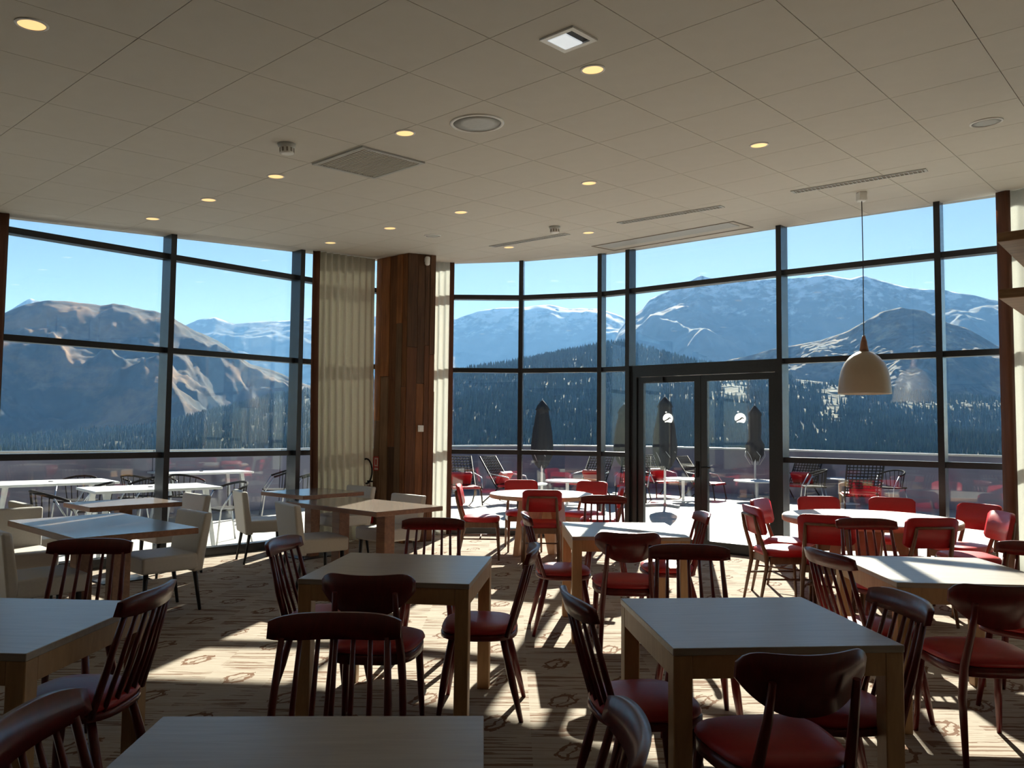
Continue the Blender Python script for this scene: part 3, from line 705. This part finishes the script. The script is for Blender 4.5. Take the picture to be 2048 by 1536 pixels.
slot((2.73, 7.63), (3.69, 6.94), 'slatted slot diffuser beside the pendant lamp'); slot((1.20, 8.87), (2.19, 8.16), 'middle slatted slot diffuser in front of the door'); slot((-0.28, 10.11), (0.65, 9.40), 'slatted slot diffuser nearest the curved corner glazing')
o = on_ceiling('access_hatch', 1.95, 9.82, 'long pale ceiling access panel in front of the door', 'hatch', None, math.atan2(-1.37, 1.52))
MB().box((0, -0.10, -0.003), (1.86, 0.30, 0.010)).build('panel', M_grey, o, 0.003)
fr = MB()
fr.box((0, 0.26, -0.003), (2.0, 0.012, 0.010)); fr.box((1.0, 0.0, -0.003), (0.012, 0.52, 0.010)); fr.box((0, -0.255, -0.003), (2.0, 0.012, 0.010)); fr.box((-1.0, 0.0, -0.003), (0.012, 0.52, 0.010))
fr.build('frame', M_gap, o)

def pendant(x, y, label):
    o = empty('pendant_lamp', (x, y, 0), 0, label, 'lamp', 'cream bell pendant lamps'); zc = ceil_z(x, y)
    MB().box((0, 0, zc - 0.045), (0.085, 0.085, 0.09)).build('ceiling_rose', M_white, o, 0.008)
    MB().tube([(0, 0, zc - 0.085), (0.004, 0, 3.2), (0, 0, 2.44)], 0.0045, 6).build('cord', M_dark, o)
    MB().lathe([(0.012, 2.46), (0.018, 2.44), (0.030, 2.40), (0.040, 2.33), (0.045, 2.305), (0.03, 2.295)][::-1], n=20).build('wooden_neck', M_walnut, o)
    outer = [(0.245, 1.885), (0.240, 1.95), (0.232, 2.03), (0.215, 2.11), (0.185, 2.185), (0.135, 2.25), (0.075, 2.292), (0.04, 2.305)]
    inner = [(0.036, 2.298), (0.072, 2.284), (0.130, 2.242), (0.179, 2.178), (0.208, 2.106), (0.225, 2.028), (0.233, 1.95), (0.238, 1.885), (0.245, 1.885)]
    _sh = MB().lathe(outer + inner, n=40, caps=False).build('shade', M_lampshade, o)
    MB().lathe([(0.02, 2.29), (0.03, 2.22), (0.05, 2.14), (0.03, 2.08), (0.005, 2.07)][::-1], n=16).build('bulb', M_white, _sh)
pendant(3.46, 7.74, 'cream bell pendant lamp hanging over the right round table')

# wooden shelves hung at the right edge
sh = empty('hanging_shelf', (2.80, 4.52, 0), AG, 'hanging wooden shelf unit with two thick boards at the right edge', 'shelf')
sh.location = (2.80, 4.52, 0)
for z in (2.64, 2.31):
    brd = MB().box((0.70, 0.46, z), (1.40, 0.92, 0.055)).build('board', M_shelf, sh, 0.004)
for px_, py_ in ((0.75, 0.06), (0.75, 0.86), (1.34, 0.06), (1.34, 0.86)):
    _w = Vector((2.80 + px_ * math.cos(AG) - py_ * math.sin(AG), 4.52 + px_ * math.sin(AG) + py_ * math.cos(AG)))
    MB().tube([(px_, py_, 2.24), (px_, py_, ceil_z(_w.x, _w.y))], 0.012, 8).build('hanger_rod', M_dark, sh)

# ---------------------------------------------------------------- tables
def parsons_table(name, cx, cy, rot, sx, sy, label, h=0.75):
    o = empty(name, (cx, cy, 0), R(rot), label, 'table', 'square oak-framed dining tables')
    MB().box((0, 0, h - 0.013), (sx, sy, 0.026)).build('tabletop', M_lam, o, 0.002)
    lw = 0.068
    for ix in (-1, 1):
        for iy in (-1, 1):
            MB().box((ix * (sx / 2 - lw / 2 - 0.002), iy * (sy / 2 - lw / 2 - 0.002), (h - 0.026) / 2), (lw, lw, h - 0.026)).build('leg', M_oak, o, 0.003)
    for ix in (-1, 1): MB().box((ix * (sx / 2 - 0.014), 0, h - 0.026 - 0.04), (0.022, sy - 2 * lw - 0.004, 0.08)).build('apron', M_oak, o)
    for iy in (-1, 1): MB().box((0, iy * (sy / 2 - 0.014), h - 0.026 - 0.04), (sx - 2 * lw - 0.004, 0.022, 0.08)).build('apron', M_oak, o)
    return o
parsons_table('dining_table', -0.465, 1.69, 2, 0.83, 0.83, 'empty square table cut off by the bottom edge of the view')
parsons_table('dining_table', -1.975, 3.055, -3, 0.83, 0.80, 'square oak-framed table at the lower left edge')
parsons_table('dining_table', -0.58, 4.345, -6, 0.86, 0.85, 'square oak-framed table in the centre foreground, ringed by four chairs')
parsons_table('dining_table', 0.95, 3.22, 5, 0.84, 0.81, 'large grey-topped square table in the right foreground')
parsons_table('dining_table', 0.85, 6.08, 1, 0.84, 0.88, 'sunlit square table in front of the glass door')
parsons_table('dining_table', 2.40, 4.45, -3, 0.85, 0.87, 'square table at the right edge with a bright sun patch')
def slab_table(cx, cy, rot, sx, sy, label, h=0.75):
    o = empty('walnut_table', (cx, cy, 0), R(rot), label, 'table', 'walnut-edged tables with cream chairs')
    MB().box((0, 0, h - 0.021), (sx, sy, 0.042)).build('table_core', M_walnut, o, 0.003)
    MB().box((0, 0, h + 0.001), (sx - 0.006, sy - 0.006, 0.003)).build('tabletop', M_walnut_top, o)
    for u in ((0.0,) if sx < 1 else (-0.35, 0.35)):
        MB().box((u, 0, (h - 0.042) / 2 + 0.006), (0.125, 0.125, h - 0.054)).build('pedestal', M_walnut, o, 0.003)
        MB().box((u, 0, 0.006), (0.30, 0.44, 0.012)).build('base_plate', M_blackwood, o, 0.003)
    return o
slab_table(-3.11, 6.05, -42, 1.40, 0.85, 'long walnut-edged table with blue sky sheen on the left')
slab_table(-3.78, 7.77, -42, 0.66, 0.86, 'small walnut-edged table close to the left facade')
slab_table(-2.31, 9.28, -40, 0.82, 0.85, 'walnut-edged table in front of the wide gathered curtain')
slab_table(-1.46, 7.86, -41, 1.42, 0.82, 'long walnut-edged table half lit by the sun before the column')
def round_table(cx, cy, r_, label):
    o = empty('round_table', (cx, cy, 0), 0.3, label, 'table', 'round pale-topped tables')
    MB().lathe([(r_ - 0.004, 0.705), (r_, 0.709), (r_, 0.744), (r_ - 0.004, 0.748)], n=64).build('edge_band', M_redge, o)
    MB().lathe([(r_ - 0.005, 0.748), (r_ - 0.007, 0.752)], n=64).build('tabletop', M_rtop, o)
    for k in range(4):
        a = math.pi / 4 + k * math.pi / 2; u = Vector((math.cos(a), math.sin(a), 0)); v = Vector((-u.y, u.x, 0))
        q = []
        for z, rc, wd, th in ((0.0, r_ * 0.52, 0.085, 0.035), (0.704, r_ * 0.30, 0.24, 0.05)):
            c = u * rc + Vector((0, 0, z))
            q += [c - u * th - v * wd / 2, c + u * th - v * wd / 2, c + u * th + v * wd / 2, c - u * th + v * wd / 2]
        MB().hexa(q).build('leg', M_redge, o, 0.004)
    return o
round_table(0.36, 9.36, 0.61, 'round pale table in the curved corner of the glazing')
round_table(3.20, 7.10, 0.74, 'large round pale table under the pendant lamp')

# ---------------------------------------------------------------- chairs
def outline(a, b_, n=3.2, k=0.08, N=28):
    r_ = []
    for i in range(N):
        t = 2 * math.pi * i / N; c, s_ = math.cos(t), math.sin(t)
        x = a * math.copysign(abs(c) ** (2 / n), c); y = b_ * math.copysign(abs(s_) ** (2 / n), s_)
        r_.append((x * (1 + k * y / b_), y))
    return r_
def pad(mb, ol, prof, cy=0.0, tilt=0.0):
    mb.rings([[(x * s_, y * s_ + cy, z + tilt * y) for x, y in ol] for s_, z in prof]); return mb
def curved_back(mb, wdt, ztop, zbot, yf, th, curve, N=20):
    """shell whose ends wrap forward; ztop/zbot functions of s in [-1,1]"""
    rs = []
    for i in range(N + 1):
        s_ = -1 + 2 * i / N; s_ = max(-1, min(1, s_ * 0.999))
        x = s_ * wdt / 2; zt, zb = ztop(s_), zbot(s_)
        if zt - zb < 0.012: m_ = (zt + zb) / 2; zt, zb = m_ + 0.006, m_ - 0.006
        ring = []
        for z, o_ in ((zb, -th / 2), (zb, th / 2), ((zb + zt) / 2, th / 2), (zt, th / 2), (zt, -th / 2), ((zb + zt) / 2, -th / 2)):
            ring.append((x, yf(z) + curve * s_ * s_ + o_, z))
        rs.append(ring)
    mb.rings(rs, smooth=True); return mb
def spindle_chair():
    o = empty('spindle_chair', cat='chair')
    ol = outline(0.215, 0.205, 3.0, 0.05)
    pad(MB(), ol, [(0.90, 0.400), (1.0, 0.408), (1.0, 0.428), (0.96, 0.434)]).build('seat_base', M_redwood, o)
    pad(MB(), ol, [(0.95, 0.434), (0.985, 0.447), (0.95, 0.463), (0.82, 0.475), (0.5, 0.482), (0.15, 0.484)]).build('seat_cushion', M_red, o)
    for ix in (-1, 1):
        for iy in (-1, 1):
            MB().tube([(ix * 0.145, iy * 0.135, 0.402), (ix * 0.168, iy * (0.165 if iy > 0 else 0.18), 0.22), (ix * 0.195, iy * (0.195 if iy > 0 else 0.235), 0.0)], [0.017, 0.021, 0.012], 8).build('leg', M_redwood, o)
    def yb(z): return -0.185 - 0.29 * (z - 0.43)
    curved_back(MB(), 0.44, lambda s_: 0.872 - 0.018 * abs(s_) ** 5, lambda s_: 0.790 + 0.012 * abs(s_) ** 6, yb, 0.022, 0.042).build('crest_rail', M_redwood, o)
    for k in range(7):
        s_ = -1 + 2 * k / 6; r_ = 0.0125 if abs(s_) > 0.9 else 0.009
        x0, x1 = s_ * 0.190, s_ * 0.175
        MB().tube([(x0, -0.178 + 0.022 * s_ * s_, 0.425), ((x0 + x1) / 2 * 1.02, yb(0.6) + 0.027 * s_ * s_, 0.60), (x1, yb(0.80) + 0.031 * s_ * s_, 0.80)], [r_ * 1.1, r_ * 1.15, r_ * 0.9], 6).build('spindle', M_redwood, o)
    return o
def plywood_chair():
    o = empty('plywood_back_chair', cat='chair')
    ol = outline(0.225, 0.215, 3.4, 0.09)
    pad(MB(), ol, [(0.90, 0.385), (0.97, 0.390), (0.97, 0.432), (0.93, 0.436)]).build('seat_frame', M_redwood, o)
    pad(MB(), ol, [(0.95, 0.436), (1.0, 0.448), (0.96, 0.467), (0.82, 0.480), (0.5, 0.487), (0.15, 0.489)]).build('seat_cushion', M_red, o)
    def yb(z): return -0.205 - 0.20 * (z - 0.43)
    curved_back(MB(), 0.445, lambda s_: 0.818 + 0.010 * s_ * s_ - 0.045 * abs(s_) ** 9, lambda s_: 0.618 + 0.115 * abs(s_) ** 2.6, yb, 0.014, 0.075, 26).build('plywood_backrest', M_redwood, o)
    for ix in (-1, 1):
        MB().tube([(ix * 0.185, -0.255, 0.0), (ix * 0.172, -0.205, 0.30), (ix * 0.160, -0.205, 0.44), (ix * 0.145, yb(0.62) - 0.012, 0.62), (ix * 0.14, yb(0.74) - 0.012, 0.74)], [0.013, 0.019, 0.020, 0.016, 0.012], 8).build('rear_post', M_redwood, o)
        MB().tube([(ix * 0.185, 0.165, 0.41), (ix * 0.195, 0.19, 0.22), (ix * 0.205, 0.205, 0.0)], [0.019, 0.019, 0.012], 8).build('front_leg', M_redwood, o)
    return o
def upholstered_chair():
    o = empty('red_upholstered_chair', cat='chair')
    ol = outline(0.225, 0.215, 4.0, 0.06)
    MB().box((0, 0.19, 0.40), (0.37, 0.022, 0.06)).build('apron', M_brownwood, o); MB().box((0, -0.19, 0.40), (0.34, 0.022, 0.06)).build('apron', M_brownwood, o)
    for ix in (-1, 1): MB().box((ix * 0.195, 0, 0.40), (0.022, 0.36, 0.06)).build('apron', M_brownwood, o)
    pad(MB(), ol, [(0.95, 0.430), (1.0, 0.442), (1.0, 0.462), (0.95, 0.480), (0.80, 0.490), (0.4, 0.494), (0.1, 0.495)]).build('seat_cushion', M_redb, o)
    def yb(z): return -0.205 - 0.22 * (z - 0.45)
    curved_back(MB(), 0.43, lambda s_: 0.850 - 0.035 * abs(s_) ** 10, lambda s_: 0.610 + 0.035 * abs(s_) ** 10, yb, 0.034, 0.022, 18).build('back_cushion', M_redb, o)
    for ix in (-1, 1):
        MB().tube([(ix * 0.195, -0.275, 0.0), (ix * 0.19, -0.205, 0.35), (ix * 0.178, -0.215, 0.46), (ix * 0.160, yb(0.66) - 0.026, 0.66), (ix * 0.150, yb(0.775) - 0.024, 0.775)], [0.012, 0.019, 0.019, 0.016, 0.012], 8).build('rear_post', M_brownwood, o)
        MB().tube([(ix * 0.195, 0.185, 0.43), (ix * 0.205, 0.21, 0.0)], [0.019, 0.012], 8).build('front_leg', M_brownwood, o)
        MB().tube([(ix * 0.199, 0.195, 0.24), (ix * 0.191, -0.225, 0.24)], 0.009, 6).build('stretcher', M_brownwood, o)
    MB().tube([(-0.15, yb(0.772) - 0.024, 0.772), (0.15, yb(0.772) - 0.024, 0.772)], 0.012, 6).build('back_crossbar', M_brownwood, o)
    MB().tube([(-0.195, -0.01, 0.24), (0.195, -0.01, 0.24)], 0.009, 6).build('stretcher', M_brownwood, o)
    return o
def cream_chair():
    o = empty('cream_upholstered_chair', cat='chair')
    MB().box((0, 0.01, 0.405), (0.48, 0.46, 0.13)).build('seat', M_cream, o, 0.022, 3)
    q = []
    for z, yb_, th, wd in ((0.32, -0.255, 0.085, 0.47), (0.79, -0.315, 0.065, 0.52)):
        q += [(-wd / 2, yb_, z), (wd / 2, yb_, z), (wd / 2, yb_ + th, z), (-wd / 2, yb_ + th, z)]
    MB().hexa(q).build('backrest', M_cream, o, 0.018, 3)
    for ix in (-1, 1):
        MB().tube([(ix * 0.195, 0.19, 0.345), (ix * 0.20, 0.205, 0.0)], [0.021, 0.013], 6).build('leg', M_blackwood, o)
        MB().tube([(ix * 0.195, -0.20, 0.345), (ix * 0.20, -0.255, 0.0)], [0.021, 0.013], 6).build('leg', M_blackwood, o)
    return o
S, Pw, U, W = spindle_chair(), plywood_chair(), upholstered_chair(), cream_chair()
def by_back(proto, back, d, off, label, group):
    L = math.hypot(*d); d = (d[0] / L, d[1] / L)
    return place(proto, (back[0] + d[0] * off, back[1] + d[1] * off, 0), d, label, group)
GS, GP, GU, GW = 'red-stained spindle-back chairs', 'red plywood-back chairs', 'red upholstered chairs at the round tables', 'cream upholstered chairs at the walnut tables'
for back, d, lab in [
    ((-2.31, 4.42), (0.12, -1), 'spindle-back chair facing the camera behind the lower left table'),
    ((-1.38, 3.14), (-1, 0.02), 'spindle-back chair on the right side of the lower left table'),
    ((-1.07, 1.76), (1, 0.05), 'spindle-back chair whose crest fills the bottom left corner'),
    ((-1.32, 4.54), (1, -0.15), 'spindle-back chair on the left of the centre foreground table'),
    ((-0.585, 2.72), (0.05, -1), 'dark spindle-back chair behind the bottom-edge table, facing the camera'),
    ((0.14, 4.34), (-1, 0.05), 'spindle-back chair on the right of the centre foreground table'),
    ((-0.54, 5.62), (0.0, -1), 'spindle-back chair on the far side of the centre foreground table'),
    ((0.10, 6.02), (1, 0.05), 'spindle-back chair on the left of the sunlit table by the door'),
    ((1.52, 6.20), (-1, 0.0), 'spindle-back chair on the right of the sunlit table by the door'),
    ((0.90, 7.72), (-0.05, -1), 'spindle-back chair on the far side of the sunlit table, before the corner'),
    ((0.23, 3.10), (1, 0.18), 'spindle-back chair on the left of the right foreground table'),
    ((0.99, 4.44), (-0.08, -1), 'spindle-back chair on the far side of the right foreground table'),
    ((1.56, 3.14), (-1, -0.05), 'spindle-back chair on the right of the right foreground table'),
    ((0.28, 1.75), (-1, 0.03), 'spindle-back chair with gleaming crest at the bottom edge of the view'),
    ((1.67, 4.27), (1, 0.2), 'spindle-back chair on the left of the table at the right edge'),
    ((2.62, 5.90), (-0.05, -1), 'spindle-back chair on the far side of the table at the right edge'),
    ((3.10, 4.66), (-0.72, -0.65), 'spindle-back chair cut by the right edge of the view')]:
    by_back(S, back, d, 0.30, lab, GS)
for back, d, lab in [
    ((-0.67, 3.70), (0.04, 1), 'chair with rounded plywood back at the near side of the centre foreground table'),
    ((0.79, 5.31), (0.05, 1), 'chair with rounded plywood back at the near side of the sunlit table'),
    ((0.94, 2.47), (-0.17, 1), 'chair with rounded plywood back at the near side of the right foreground table'),
    ((2.24, 3.60), (0.06, 1), 'chair with rounded plywood back at the right edge of the view')]:
    by_back(Pw, back, d, 0.28, lab, GP)
for back, d, lab in [
    ((-0.62, 9.35), (1, 0.0), 'red upholstered chair on the left of the corner round table'),
    ((0.13, 10.28), (0.1, -1), 'red upholstered chair on the far side of the corner round table'),
    ((0.34, 8.60), (0.0, 1), 'red upholstered chair seen from behind at the corner round table'),
    ((1.05, 10.18), (-0.55, -0.85), 'red upholstered chair far right of the corner round table'),
    ((1.30, 9.25), (-1, 0.1), 'red upholstered chair half hidden by the door frame'),
    ((2.12, 7.04), (1, 0.05), 'red upholstered chair on the left of the large round table'),
    ((2.42, 7.76), (0.8, -0.65), 'red upholstered chair far left of the large round table, by the door'),
    ((3.14, 8.14), (0.05, -1), 'red upholstered chair behind the large round table, left one'),
    ((3.88, 8.10), (-0.42, -0.9), 'red upholstered chair behind the large round table, right one'),
    ((4.42, 7.48), (-0.85, -0.40), 'red upholstered chair standing free right of the large round table'),
    ((4.16, 6.72), (-1, 0.15), 'red upholstered chair seen edge-on beside the right curtain'),
    ((2.50, 6.32), (0.5, 0.85), 'red upholstered chair seen from behind left at the large round table'),
    ((3.28, 6.18), (-0.12, 1), 'red upholstered chair seen from behind right at the large round table')]:
    by_back(U, back, d, 0.28, lab, GU)
nv, nu = (0.67, 0.74), (0.74, -0.67)
for back, d, lab in [
    ((-3.475, 5.38), nv, 'cream chair at the left edge, seen from behind'),
    ((-2.67, 6.72), (-0.67, -0.74), 'cream chair on the right of the long blue-sheen table'),
    ((-3.30, 8.36), (-0.67, -0.74), 'cream chair behind the small table at the left facade'),
    ((-4.46, 7.24), nv, 'cream chair left of the small table at the left facade'),
    ((-4.24, 6.72), nu, 'cream chair at the far end of the long blue-sheen table'),
    ((-3.02, 8.86), (0.85, 0.5), 'cream chair with its back to the left mullion and curtain'),
    ((-2.09, 7.45), (0.8, 0.6), 'cream chair at the near side of the half-lit long table'),
    ((-1.105, 8.585), (-0.67, -0.74), 'cream chair in front of the timber column'),
    ((-1.84, 9.76), (-0.67, -0.74), 'cream chair tucked under the curtain-side table')]:
    by_back(W, back, d, 0.28, lab, GW)

# ---------------------------------------------------------------- terrace furniture
def terrace_table(cx, cy, rot, label):
    o = empty('terrace_table', (cx, cy, -0.02), R(rot), label, 'table', 'white terrace tables')
    _tt = MB().box((0, 0, 0.755), (1.45, 0.85, 0.03)).build('tabletop', M_wmetal, o, 0.004)
    MB().lathe([(0.03, 0.770), (0.03, 0.778)], n=14).build('parasol_cap', M_dark, _tt)
    for ix in (-1, 1):
        for iy in (-1, 1):
            q = []
            for z, fx, fy, w_ in ((0.0, 0.66, 0.37, 0.035), (0.74, 0.56, 0.30, 0.06)):
                c = (ix * fx, iy * fy); q += [(c[0] - w_ / 2, c[1] - w_ / 2, z), (c[0] + w_ / 2, c[1] - w_ / 2, z), (c[0] + w_ / 2, c[1] + w_ / 2, z), (c[0] - w_ / 2, c[1] + w_ / 2, z)]
            MB().hexa(q).build('leg', M_wmetal, o)
terrace_table(-6.05, 10.45, 42, 'white terrace table outside the left edge of the left facade')
terrace_table(-4.42, 9.75, 42, 'white terrace table close outside the left facade')
terrace_table(-5.15, 13.2, 42, 'white terrace table with four splayed legs beside the far parapet')
def terrace_chair():
    o = empty('terrace_chair', cat='chair')
    MB().box((0, 0, 0.44), (0.44, 0.42, 0.025)).build('seat', M_rattan, o, 0.008)
    arc = [(0.26 * math.sin(a), -0.02 - 0.23 * math.cos(a), 0.70 + 0.08 * math.cos(a)) for a in [R(-110 + 22 * k) for k in range(11)]]
    MB().tube(arc, 0.016, 8).build('back_rail', M_rattan, o)
    for k in range(7):
        a = R(-60 + 20 * k)
        MB().tube([(0.20 * math.sin(a), -0.02 - 0.19 * math.cos(a), 0.44), (0.26 * math.sin(a), -0.02 - 0.23 * math.cos(a), 0.70 + 0.08 * math.cos(a))], 0.007, 5).build('back_slat', M_rattan, o)
    for ix in (-1, 1):
        MB().tube([(ix * 0.245, 0.06, 0.672), (ix * 0.215, 0.19, 0.44), (ix * 0.23, 0.24, 0)], 0.011, 6).build('front_leg', M_chrome, o)
        MB().tube([(ix * 0.19, -0.17, 0.44), (ix * 0.22, -0.26, 0)], 0.011, 6).build('rear_leg', M_chrome, o)
    return o
TC = terrace_chair(); GT = 'dark bistro chairs on the terrace'
for (x, y), d, lab in [((-5.35, 10.15), (-0.7, -0.5), 'dark bistro chair between the two nearest terrace tables'), ((-5.25, 11.25), (-0.67, -0.74), 'dark bistro chair behind the leftmost terrace table'), ((-6.2, 11.35), (0.1, -1), 'dark bistro chair at the far left of the terrace'),
    ((-5.15, 9.0), (0.67, 0.74), 'dark bistro chair pressed against the left facade'), ((-3.75, 10.5), (-0.67, -0.74), 'dark bistro chair behind the terrace table nearest the glass'), ((-5.0, 12.3), (0.2, 1), 'dark bistro chair in front of the far terrace table'),
    ((-4.05, 13.7), (-1, -0.4), 'dark bistro chair right of the far terrace table'), ((-5.6, 12.0), (0.3, 1), 'dark bistro chair left of the first mullion, by the far table'), ((-3.45, 13.0), (-1, 0.1), 'dark bistro chair beside the second mullion of the left facade'),
    ((6.1, 16.0), (-1, 0.2), 'dark bistro chair outside right of the glass door'), ((7.6, 15.9), (-0.8, -0.4), 'dark bistro chair farther right outside the glass door')]:
    place(TC, (x, y, -0.02), d, lab, GT)
def lounger():
    o = empty('woven_lounge_chair', cat='lounge chair')
    for k in range(12):
        t = k / 11; MB().tube([(-0.30, -0.10 - 0.42 * t, 0.32 + 0.62 * t), (0.30, -0.10 - 0.42 * t, 0.32 + 0.62 * t)], 0.010, 5).build('cross_strap', M_rattan, o)
    st = MB()
    for k in range(9):
        x = -0.26 + 0.065 * k; st.tube([(x, -0.088, 0.32), (x, -0.505, 0.94)], 0.009, 5)
    st.build('woven_straps', M_rattan, o)
    for ix in (-1, 1):
        MB().tube([(ix * 0.31, 0.42, 0.34), (ix * 0.31, -0.10, 0.31), (ix * 0.31, -0.53, 0.95)], 0.018, 6).build('side_rail', M_dark, o)
        MB().tube([(ix * 0.31, 0.36, 0.34), (ix * 0.33, 0.42, 0.0)], 0.015, 6).build('front_leg', M_dark, o)
        MB().tube([(ix * 0.31, -0.06, 0.31), (ix * 0.33, -0.42, 0.0)], 0.015, 6).build('rear_leg', M_dark, o)
        MB().tube([(ix * 0.33, -0.28, 0.60), (ix * 0.36, 0.20, 0.54), (ix * 0.34, 0.34, 0.34)], 0.013, 6).build('armrest', M_chrome, o)
    MB().box((0, 0.16, 0.35), (0.58, 0.54, 0.05)).build('seat_pad', M_redb, o, 0.02, 2)
    MB().box((0, -0.12, 0.50), (0.46, 0.10, 0.30), M=Matrix.Rotation(R(-34), 3, 'X')).build('lumbar_cushion', M_redb, o, 0.03, 2)
    return o
LG = lounger(); GLn = 'dark woven lounge chairs on the terrace'
for (x, y), d, lab in [((-0.05, 16.6), (0.85, -0.5), 'dark woven lounge chair with red cushion left of the first parasol'), ((1.75, 17.6), (-0.6, -0.8), 'dark woven lounge chair right of the first parasol'), ((2.65, 17.2), (-0.3, -1), 'dark woven lounge chair just left of the door frame'),
    ((3.45, 18.6), (0.4, -0.9), 'dark woven lounge chair behind the parasol with the cross base'), ((4.35, 18.0), (0.8, -0.6), 'dark woven lounge chair seen past the meeting door stiles'), ((6.45, 17.75), (-0.7, -0.7), 'dark woven lounge chair at the right door stile'), ((6.65, 15.1), (0.25, 0.97), 'sunlit woven lounge chair turned away right of the door'),
    ((-1.0, 16.2), (0.3, -1), 'dark woven lounge chair half hidden by the curtain border')]:
    place(LG, (x, y, -0.02), d, lab, GLn)
def parasol(x, y, htop, label, tied=False):
    o = empty('closed_parasol', (x, y, -0.02), 0.4, label, 'parasol', 'closed black parasols on the terrace')
    MB().tube([(0, 0, 0.05), (0, 0, htop - 0.1)], 0.024, 10).build('pole', M_wmetal, o)
    N = 24; rs = []
    prof = [(0.66, 0.06), (0.62, 0.15), (0.55, 0.21), (0.46, 0.22), (0.30, 0.19), (0.14, 0.13), (0.10, 0.12), (0.095, 0.145), (0.05, 0.10), (0.0, 0.02)]
    if tied: prof = [(0.60, 0.07), (0.54, 0.17), (0.44, 0.19), (0.36, 0.12), (0.24, 0.13), (0.12, 0.12), (0.095, 0.14), (0.05, 0.09), (0.0, 0.02)]
    for t, r_ in prof:
        rs.append([((r_ * (1 + 0.16 * (k % 3 == 0) - 0.10 * (k % 3 == 1))) * math.cos(2 * math.pi * k / N), (r_ * (1 + 0.16 * (k % 3 == 0) - 0.10 * (k % 3 == 1))) * math.sin(2 * math.pi * k / N), htop * (1 - t) + (0.05 * math.sin(k * 2.1) if t > 0.5 else 0)) for k in range(N)])
    _cp = MB().rings(rs).build('canopy', M_umb, o)
    tr = MB()
    for k in range(0, 6):
        a = 2 * math.pi * k / 6
        tr.tube([(0.222 * math.cos(a), 0.222 * math.sin(a), htop * 0.50), (0.225 * math.cos(a + 0.4), 0.225 * math.sin(a + 0.4), htop * 0.45), (0.10 * math.cos(a + 0.5), 0.10 * math.sin(a + 0.5), htop * 0.35)], 0.008, 5)
    tr.build('hem_piping', M_umbtrim, _cp)
    MB().tube([(0, 0, htop - 0.02), (0, 0, htop + 0.05)], [0.018, 0.008], 8).build('finial', M_umbtrim, _cp)
    for a in (0, math.pi / 2): MB().box((0, 0, 0.03), (0.95, 0.07, 0.05), rz=a).build('cross_foot', M_grey, o)
parasol(0.66, 17.0, 2.15, 'closed black parasol behind the corner round table'); parasol(3.14, 16.2, 2.22, 'closed black parasol with cross base seen through the left door leaf')
parasol(5.72, 18.6, 2.14, 'closed black parasol seen through the right door leaf', True); parasol(2.62, 18.4, 2.13, 'closed black parasol half hidden by the door frame')
def low_table(x, y, r_, h, label):
    o = empty('low_terrace_table', (x, y, -0.02), 0, label, 'table', 'low white terrace tables')
    MB().lathe([(r_ - 0.01, h - 0.03), (r_, h - 0.02), (r_, h - 0.005), (r_ - 0.01, h)], n=36).build('tabletop', M_wmetal, o)
    MB().tube([(0, 0, 0.02), (0, 0, h - 0.03)], 0.035, 10).build('column', M_wmetal, o); MB().lathe([(0.24, 0.0), (0.24, 0.012), (0.04, 0.03)], n=28).build('base', M_wmetal, o)
low_table(1.15, 16.2, 0.45, 0.5, 'low white table behind the first parasol'); low_table(3.75, 17.3, 0.42, 0.5, 'low white table between the parasols outside the left door leaf'); low_table(5.45, 17.6, 0.50, 0.45, 'low white table under the tied parasol'); low_table(7.25, 17.1, 0.42, 0.55, 'low white table outside right of the door'); low_table(0.3, 15.2, 0.4, 0.5, 'low white table near the left lounge chairs')

# ---------------------------------------------------------------- valley haze
hz = MB().box((0, 5200, 350), (16000, 10000, 2300)).build('valley_haze', bpy.data.materials.new('alpine_air'))
tag(hz, 'thin blue haze filling the valley', kind='structure')
hm = hz.data.materials[0]; hm.use_nodes = True; ht = hm.node_tree; ht.nodes.clear()
ho = nd(ht, 'ShaderNodeOutputMaterial'); hv = nd(ht, 'ShaderNodeVolumeScatter')
hv.inputs['Color'].default_value = (0.20, 0.48, 1.0, 1); hv.inputs['Density'].default_value = 7.0e-5; hv.inputs['Anisotropy'].default_value = 0.1
ht.links.new(hv.outputs[0], ho.inputs['Volume'])
